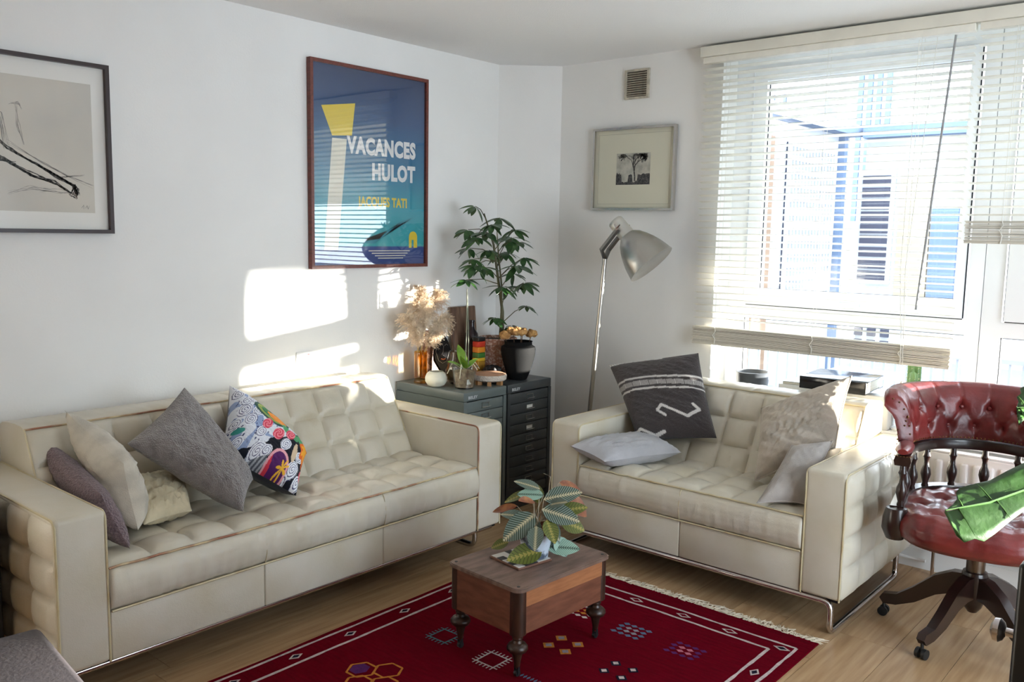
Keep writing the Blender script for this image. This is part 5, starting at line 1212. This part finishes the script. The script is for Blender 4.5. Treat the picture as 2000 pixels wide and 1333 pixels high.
for sx in (-1, 1): sr.lathe([(0, .37), (.03, .375), (.046, .41), (.044, .45), (.034, .485), (0, .49)], 18, c=(sx * .258, -.165, 0))
sr.build('seat_rail', m_dw, ch)
sp_me = MB().lathe([(.011, 0), (.013, .006), (.010, .016), (.014, .03), (.019, .05), (.017, .068), (.010, .085), (.0085, .1), (.011, .112), (.015, .12), (.011, .13), (.0105, .152)], 16).mesh('spindle', m_dw)
pth = shoe(.248, -.15); L = len(pth)
for k in range(11):
    p = pth[round(k * (L - 1) / 10)]; obj('spindle', sp_me, ch, (p[0], p[1], .488))
ribbon(shoe(.25, -.175), .024, .638, .672, .004).build('arm_rail', m_dw, ch)
# arm pads
for sx in (-1, 1):
    pts = [(sx * .25, -.185 + .03 * i, .69) for i in range(6)]
    m = MB(); m.tube(pts, [.016, .027, .03, .03, .029, .022], 14, flat=.62); ap = m.build('arm_pad', m_ox, ch)
    s_ = MB()
    for i in range(10): s_.lathe([(.0035, 0), (.002, .002), (0, .0025)], 6, c=(sx * .25 + .027 * math.cos(pi * i / 9), -.187 + .012 * (1 - math.sin(pi * i / 9)), .674))
    s_.build('stud_row', m_stud, ap)
# back pad: cross section (radius offset, z)
sec = [(.238, .676), (.236, .70), (.237, .735), (.241, .77), (.249, .805), (.262, .84), (.28, .868), (.302, .882), (.325, .882), (.34, .868), (.342, .85), (.33, .832), (.314, .815), (.303, .79), (.295, .75), (.288, .71), (.284, .676)]
A0, A1 = R(194), R(-14)
rows = [(.795, [i + .5 for i in range(9)]), (.725, [i for i in range(10)])]
bpos = []
for (z, cols) in rows:
    for c in cols: bpos.append((A0 + (A1 - A0) * (c + .5) / 10, z))
def back_fn(u, v):
    f = v * (len(sec) - 1); i = min(int(f), len(sec) - 2); t = f - i; r = sec[i][0] * (1 - t) + sec[i + 1][0] * t; z = sec[i][1] * (1 - t) + sec[i + 1][1] * t
    a = A0 + (A1 - A0) * u; h = 0
    if f < 8:
        for (ba, bz) in bpos:
            d2 = ((a - ba) * .24) ** 2 + (z - bz) ** 2
            if d2 < .004: h += .02 * math.exp(-d2 / .014 ** 2)
        cc = u * 10 - .5
        if z > .725 and z < .8: s1 = (z - .725) / .07; g = min(abs((cc - s1 * .5) % 1), abs((cc + s1 * .5) % 1), abs(1 - (cc - s1 * .5) % 1), abs(1 - (cc + s1 * .5) % 1)); h += .006 * math.exp(-(g / .07) ** 2)
        elif z >= .8: g = abs((cc - .5 + .5) % 1 - .5); h += .005 * math.exp(-(g / .05) ** 2)
        else: g = abs((cc + .5) % 1 - .5); h += .005 * math.exp(-(g / .05) ** 2)
    r += h
    # ends of the pad taper down
    e = min(u, 1 - u) / .05
    if e < 1: z = .676 + (z - .676) * (.86 + .14 * math.sqrt(max(0, e)))
    return (r * math.cos(a), .02 + r * math.sin(a), z)
NU, NV = 150, 48
m = MB().grid(back_fn, NU, NV); w = NU + 1
m.f.append(tuple(j * w for j in range(NV + 1))); m.f.append(tuple(j * w + NU for j in reversed(range(NV + 1)))); m.mi += [0, 0]
bp = m.build('backrest', m_ox, ch, sharp=60)
for (a, z) in bpos:
    o = obj('button', bt_me, bp, ((.238 + .02) * math.cos(a), .02 + (.238 + .02) * math.sin(a), z), (0, R(-90), a)); o.scale = (1.1, 1.1, 1.1)
s_ = MB()
for i in range(64):
    a = A0 + (A1 - A0) * i / 63; s_.lathe([(.0036, 0), (.0022, .002), (0, .0026)], 6, M=Matrix.Rotation(a, 3, 'Z') @ Matrix.Rotation(R(-90), 3, 'Y'), c=(.2375 * math.cos(a), .02 + .2375 * math.sin(a), .681))
for (aa, sg) in ((A0, 1), (A1, -1)):
    for q in range(2):
        for (r, z) in [(sec[i][0] + (.012 if q == 0 else -.012) * (1 if i < 8 else 0), sec[i][1]) for i in range(1, 8)] if q == 0 else [(.285 - .004 * i if i > 3 else .29, .69 + .02 * i) for i in range(7)]:
            z2 = .676 + (z - .676) * .86; a = aa + sg * .006; s_.lathe([(.0034, 0), (.002, .002), (0, .0024)], 6, M=Matrix.Rotation(a + sg * pi / 2, 3, 'Z') @ Matrix.Rotation(R(90), 3, 'Y'), c=(r * math.cos(a), .02 + r * math.sin(a), z2))
tag(s_.build('nail_heads', m_stud, bp), kind='stuff')

# ---------------------------------------------------------------- near the viewer
ot = thing('ottoman', 'low dark grey leather ottoman at the end of the long sofa', 'ottoman', (1.31, .545, 0), R(-6.5))
m_ot = mat('dark_grey_leather', (74, 69, 73), .5, var=.08, vscale=8, bump=.12, bscale=90)
rbox('body', -.30, .30, -.27, .27, .04, .33, .012, m_ot, ot); rbox('padded_top', -.305, .305, -.275, .275, .332, .40, .02, m_ot, ot, 4)
for sx in (-1, 1):
    for sy in (-1, 1): MB().lathe([(.018, 0), (.022, .04)], 14, c=(sx * .26, sy * .23, 0)).build('foot', m_black, ot)
sb = thing('speaker_box', 'black upright box between the ottoman and the end of the long sofa', 'speaker', (.44, .765, 0))
rbox('cabinet', -.16, .13, -.16, .16, .012, .62, .006, m_black, sb); MB().bx(.13, .134, -.14, .14, .05, .6).build('grille', mat('black_grille_cloth', (14, 14, 15), .9), sb, smooth=False)
for sx in (-1, 1): MB().bx(-.14 if sx < 0 else .08, -.1 if sx < 0 else .12, -.15, .15, 0, .012).build('foot_bar', m_black, sb, smooth=False)

pd = thing('plant_stand', 'tall black plant stand with a chrome knob at the edge of the view', 'plant stand', (3.315, 1.52, 0))
rbox('cabinet', -.19, .19, -.19, .19, .02, .985, .006, m_black, pd)
rbox('plinth', -.17, .17, -.17, .17, 0, .02, .002, m_black, pd)
MB().lathe([(.006, 0), (.006, .012), (.013, .015), (.017, .02), (.016, .027), (.008, .031), (0, .032)], 20, M=Matrix.Rotation(R(-90), 3, 'Y'), c=(-.19, -.165, .875)).build('knob', m_chrome, pd)
fp = thing('house_plant', 'large lobed green leaves of a house plant reaching in from the side', 'potted plant', (3.40, 1.56, .985))
FO = Vector((3.40, 1.56, .985))
MB().lathe([(0, 0), (.07, 0), (.075, .01), (.088, .13), (.094, .14), (.086, .14), (.08, .12), (0, .11)], 32).build('pot', mat('grey_plant_pot', (150, 148, 144), .6), fp)
MB().lathe([(0, .118), (.08, .117)], 20).build('soil', m_soil, fp)
m_big = mat('broad_green_leaf', (52, 94, 30), .45, rgb2=(40, 76, 24), vscale=9, bump=.3, bscale=26, coat=.15)
m_vein = mat('pale_green_vein', (72, 110, 52), .45)
NRM = Vector((.432, -.503, .749))
def big_leaf(outline, mid, seed):
    o = [Vector(p) for p in outline]; md = [Vector(p) for p in mid]; n = len(o); g = MB()
    def midp(p):
        best = min(((md[i] + (md[i + 1] - md[i]) * (f / 10)) for i in range(len(md) - 1) for f in range(11)), key=lambda q: (q - p).length); return best
    rings = []
    for f in (1.0, .75, .5, .25, .02):
        r_ = []
        for p in o:
            q = midp(p); d = (p - q).length * f; r_.append(q + (p - q) * f + NRM * (-.9 * d * d / .08 * .2 + .004 * mnoise.noise(Vector((p.x * 30 + seed, p.y * 30, f * 3)))) )
        rings.append(r_)
    vs = [v - FO for r_ in rings for v in r_]; k = len(vs); vs += [v - NRM * .0012 for v in vs]
    fs = []
    for j in range(4):
        for i in range(n):
            a, b = j * n + i, j * n + (i + 1) % n; c, d = (j + 1) * n + (i + 1) % n, (j + 1) * n + i
            fs += [(a, d, c, b), (k + a, k + b, k + c, k + d)]
    for i in range(n): fs.append((i, (i + 1) % n, k + (i + 1) % n, k + i))
    g.add(vs, fs); lf = g.build('leaf', m_big, fp, sharp=0)
    v_ = MB(); v_.tube([p - FO + NRM * .0012 for p in md], [.0008] + [.0016] * (len(md) - 2) + [.0022], 6)
    for i in range(2, n - 1, 3):
        q = midp(o[i]); v_.tube([q - FO + NRM * .001, (q + o[i]) / 2 - FO + NRM * .0012, o[i] * .94 + q * .06 - FO], [.001, .0008, .0003], 5)
    v_.build('veins', m_vein, lf)
    st = MB(); e = md[-1] - FO; st.tube([e, e * .5 + Vector((0, 0, .05)), Vector((.0, .0, .115))], [.002, .003, .004], 8); st.build('leaf_stalk', m_stem, lf)
big_leaf([(3.0739, 1.1405, 1.0924), (3.0793, 1.156, 1.0998), (3.0813, 1.1651, 1.1047), (3.078, 1.1717, 1.1111), (3.0797, 1.1799, 1.1156), (3.0928, 1.1975, 1.1198), (3.1061, 1.2146, 1.1236), (3.1181, 1.2374, 1.1321), (3.1323, 1.264, 1.1417), (3.1542, 1.2983, 1.1522), (3.1834, 1.3282, 1.1554), (3.2166, 1.3379, 1.1428), (3.236, 1.3245, 1.1226), (3.2141, 1.2901, 1.1122), (3.1909, 1.2645, 1.1082), (3.1681, 1.2384, 1.1039), (3.1472, 1.2054, 1.0938), (3.1381, 1.1846, 1.085), (3.1277, 1.1587, 1.0736), (3.1206, 1.1429, 1.067), (3.1108, 1.1369, 1.0687), (3.1027, 1.1249, 1.0653), (3.0927, 1.1249, 1.0711), (3.088, 1.1284, 1.0761), (3.0804, 1.1335, 1.084)],
         [(3.0739, 1.1405, 1.0924), (3.1116, 1.1847, 1.1004), (3.1411, 1.2292, 1.1132), (3.186, 1.2877, 1.1267), (3.236, 1.3245, 1.1226)], 1.0)
big_leaf([(3.1215, 1.2442, 1.2122), (3.1218, 1.2568, 1.2204), (3.1186, 1.2621, 1.2259), (3.1218, 1.2708, 1.2298), (3.1191, 1.2768, 1.2354), (3.1253, 1.2908, 1.2412), (3.139, 1.3098, 1.2461), (3.1672, 1.3178, 1.2353), (3.1829, 1.2988, 1.2134), (3.174, 1.2592, 1.1919), (3.1564, 1.2358, 1.1864), (3.1403, 1.2308, 1.1923), (3.1329, 1.2368, 1.2006), (3.1297, 1.2261, 1.1952), (3.1279, 1.2379, 1.2042)],
         [(3.1215, 1.2442, 1.2122), (3.15, 1.27, 1.215), (3.1829, 1.2988, 1.2134)], 2.0)

bl_ = leaf_mesh('leaf', [m_big], .55, .1, .25, 14, .06)
for (d, L) in (((.6, .3, .7), .24), ((.2, .7, .75), .26), ((.8, -.25, .55), .22), ((.35, .1, .95), .25)):
    d = Vector(d).normalized(); b = Vector((0, 0, .115)) + d * .16
    o = obj('leaf', bl_, fp); aim(o, b, d + Vector((0, 0, -.5)), Vector((0, 0, 1)), L)
    MB().tube([Vector((0, 0, .115)), Vector((0, 0, .115)) + d * .09 + Vector((0, 0, .01)), b], [.004, .003, .002], 8).build('leaf_stalk', m_stem, fp)
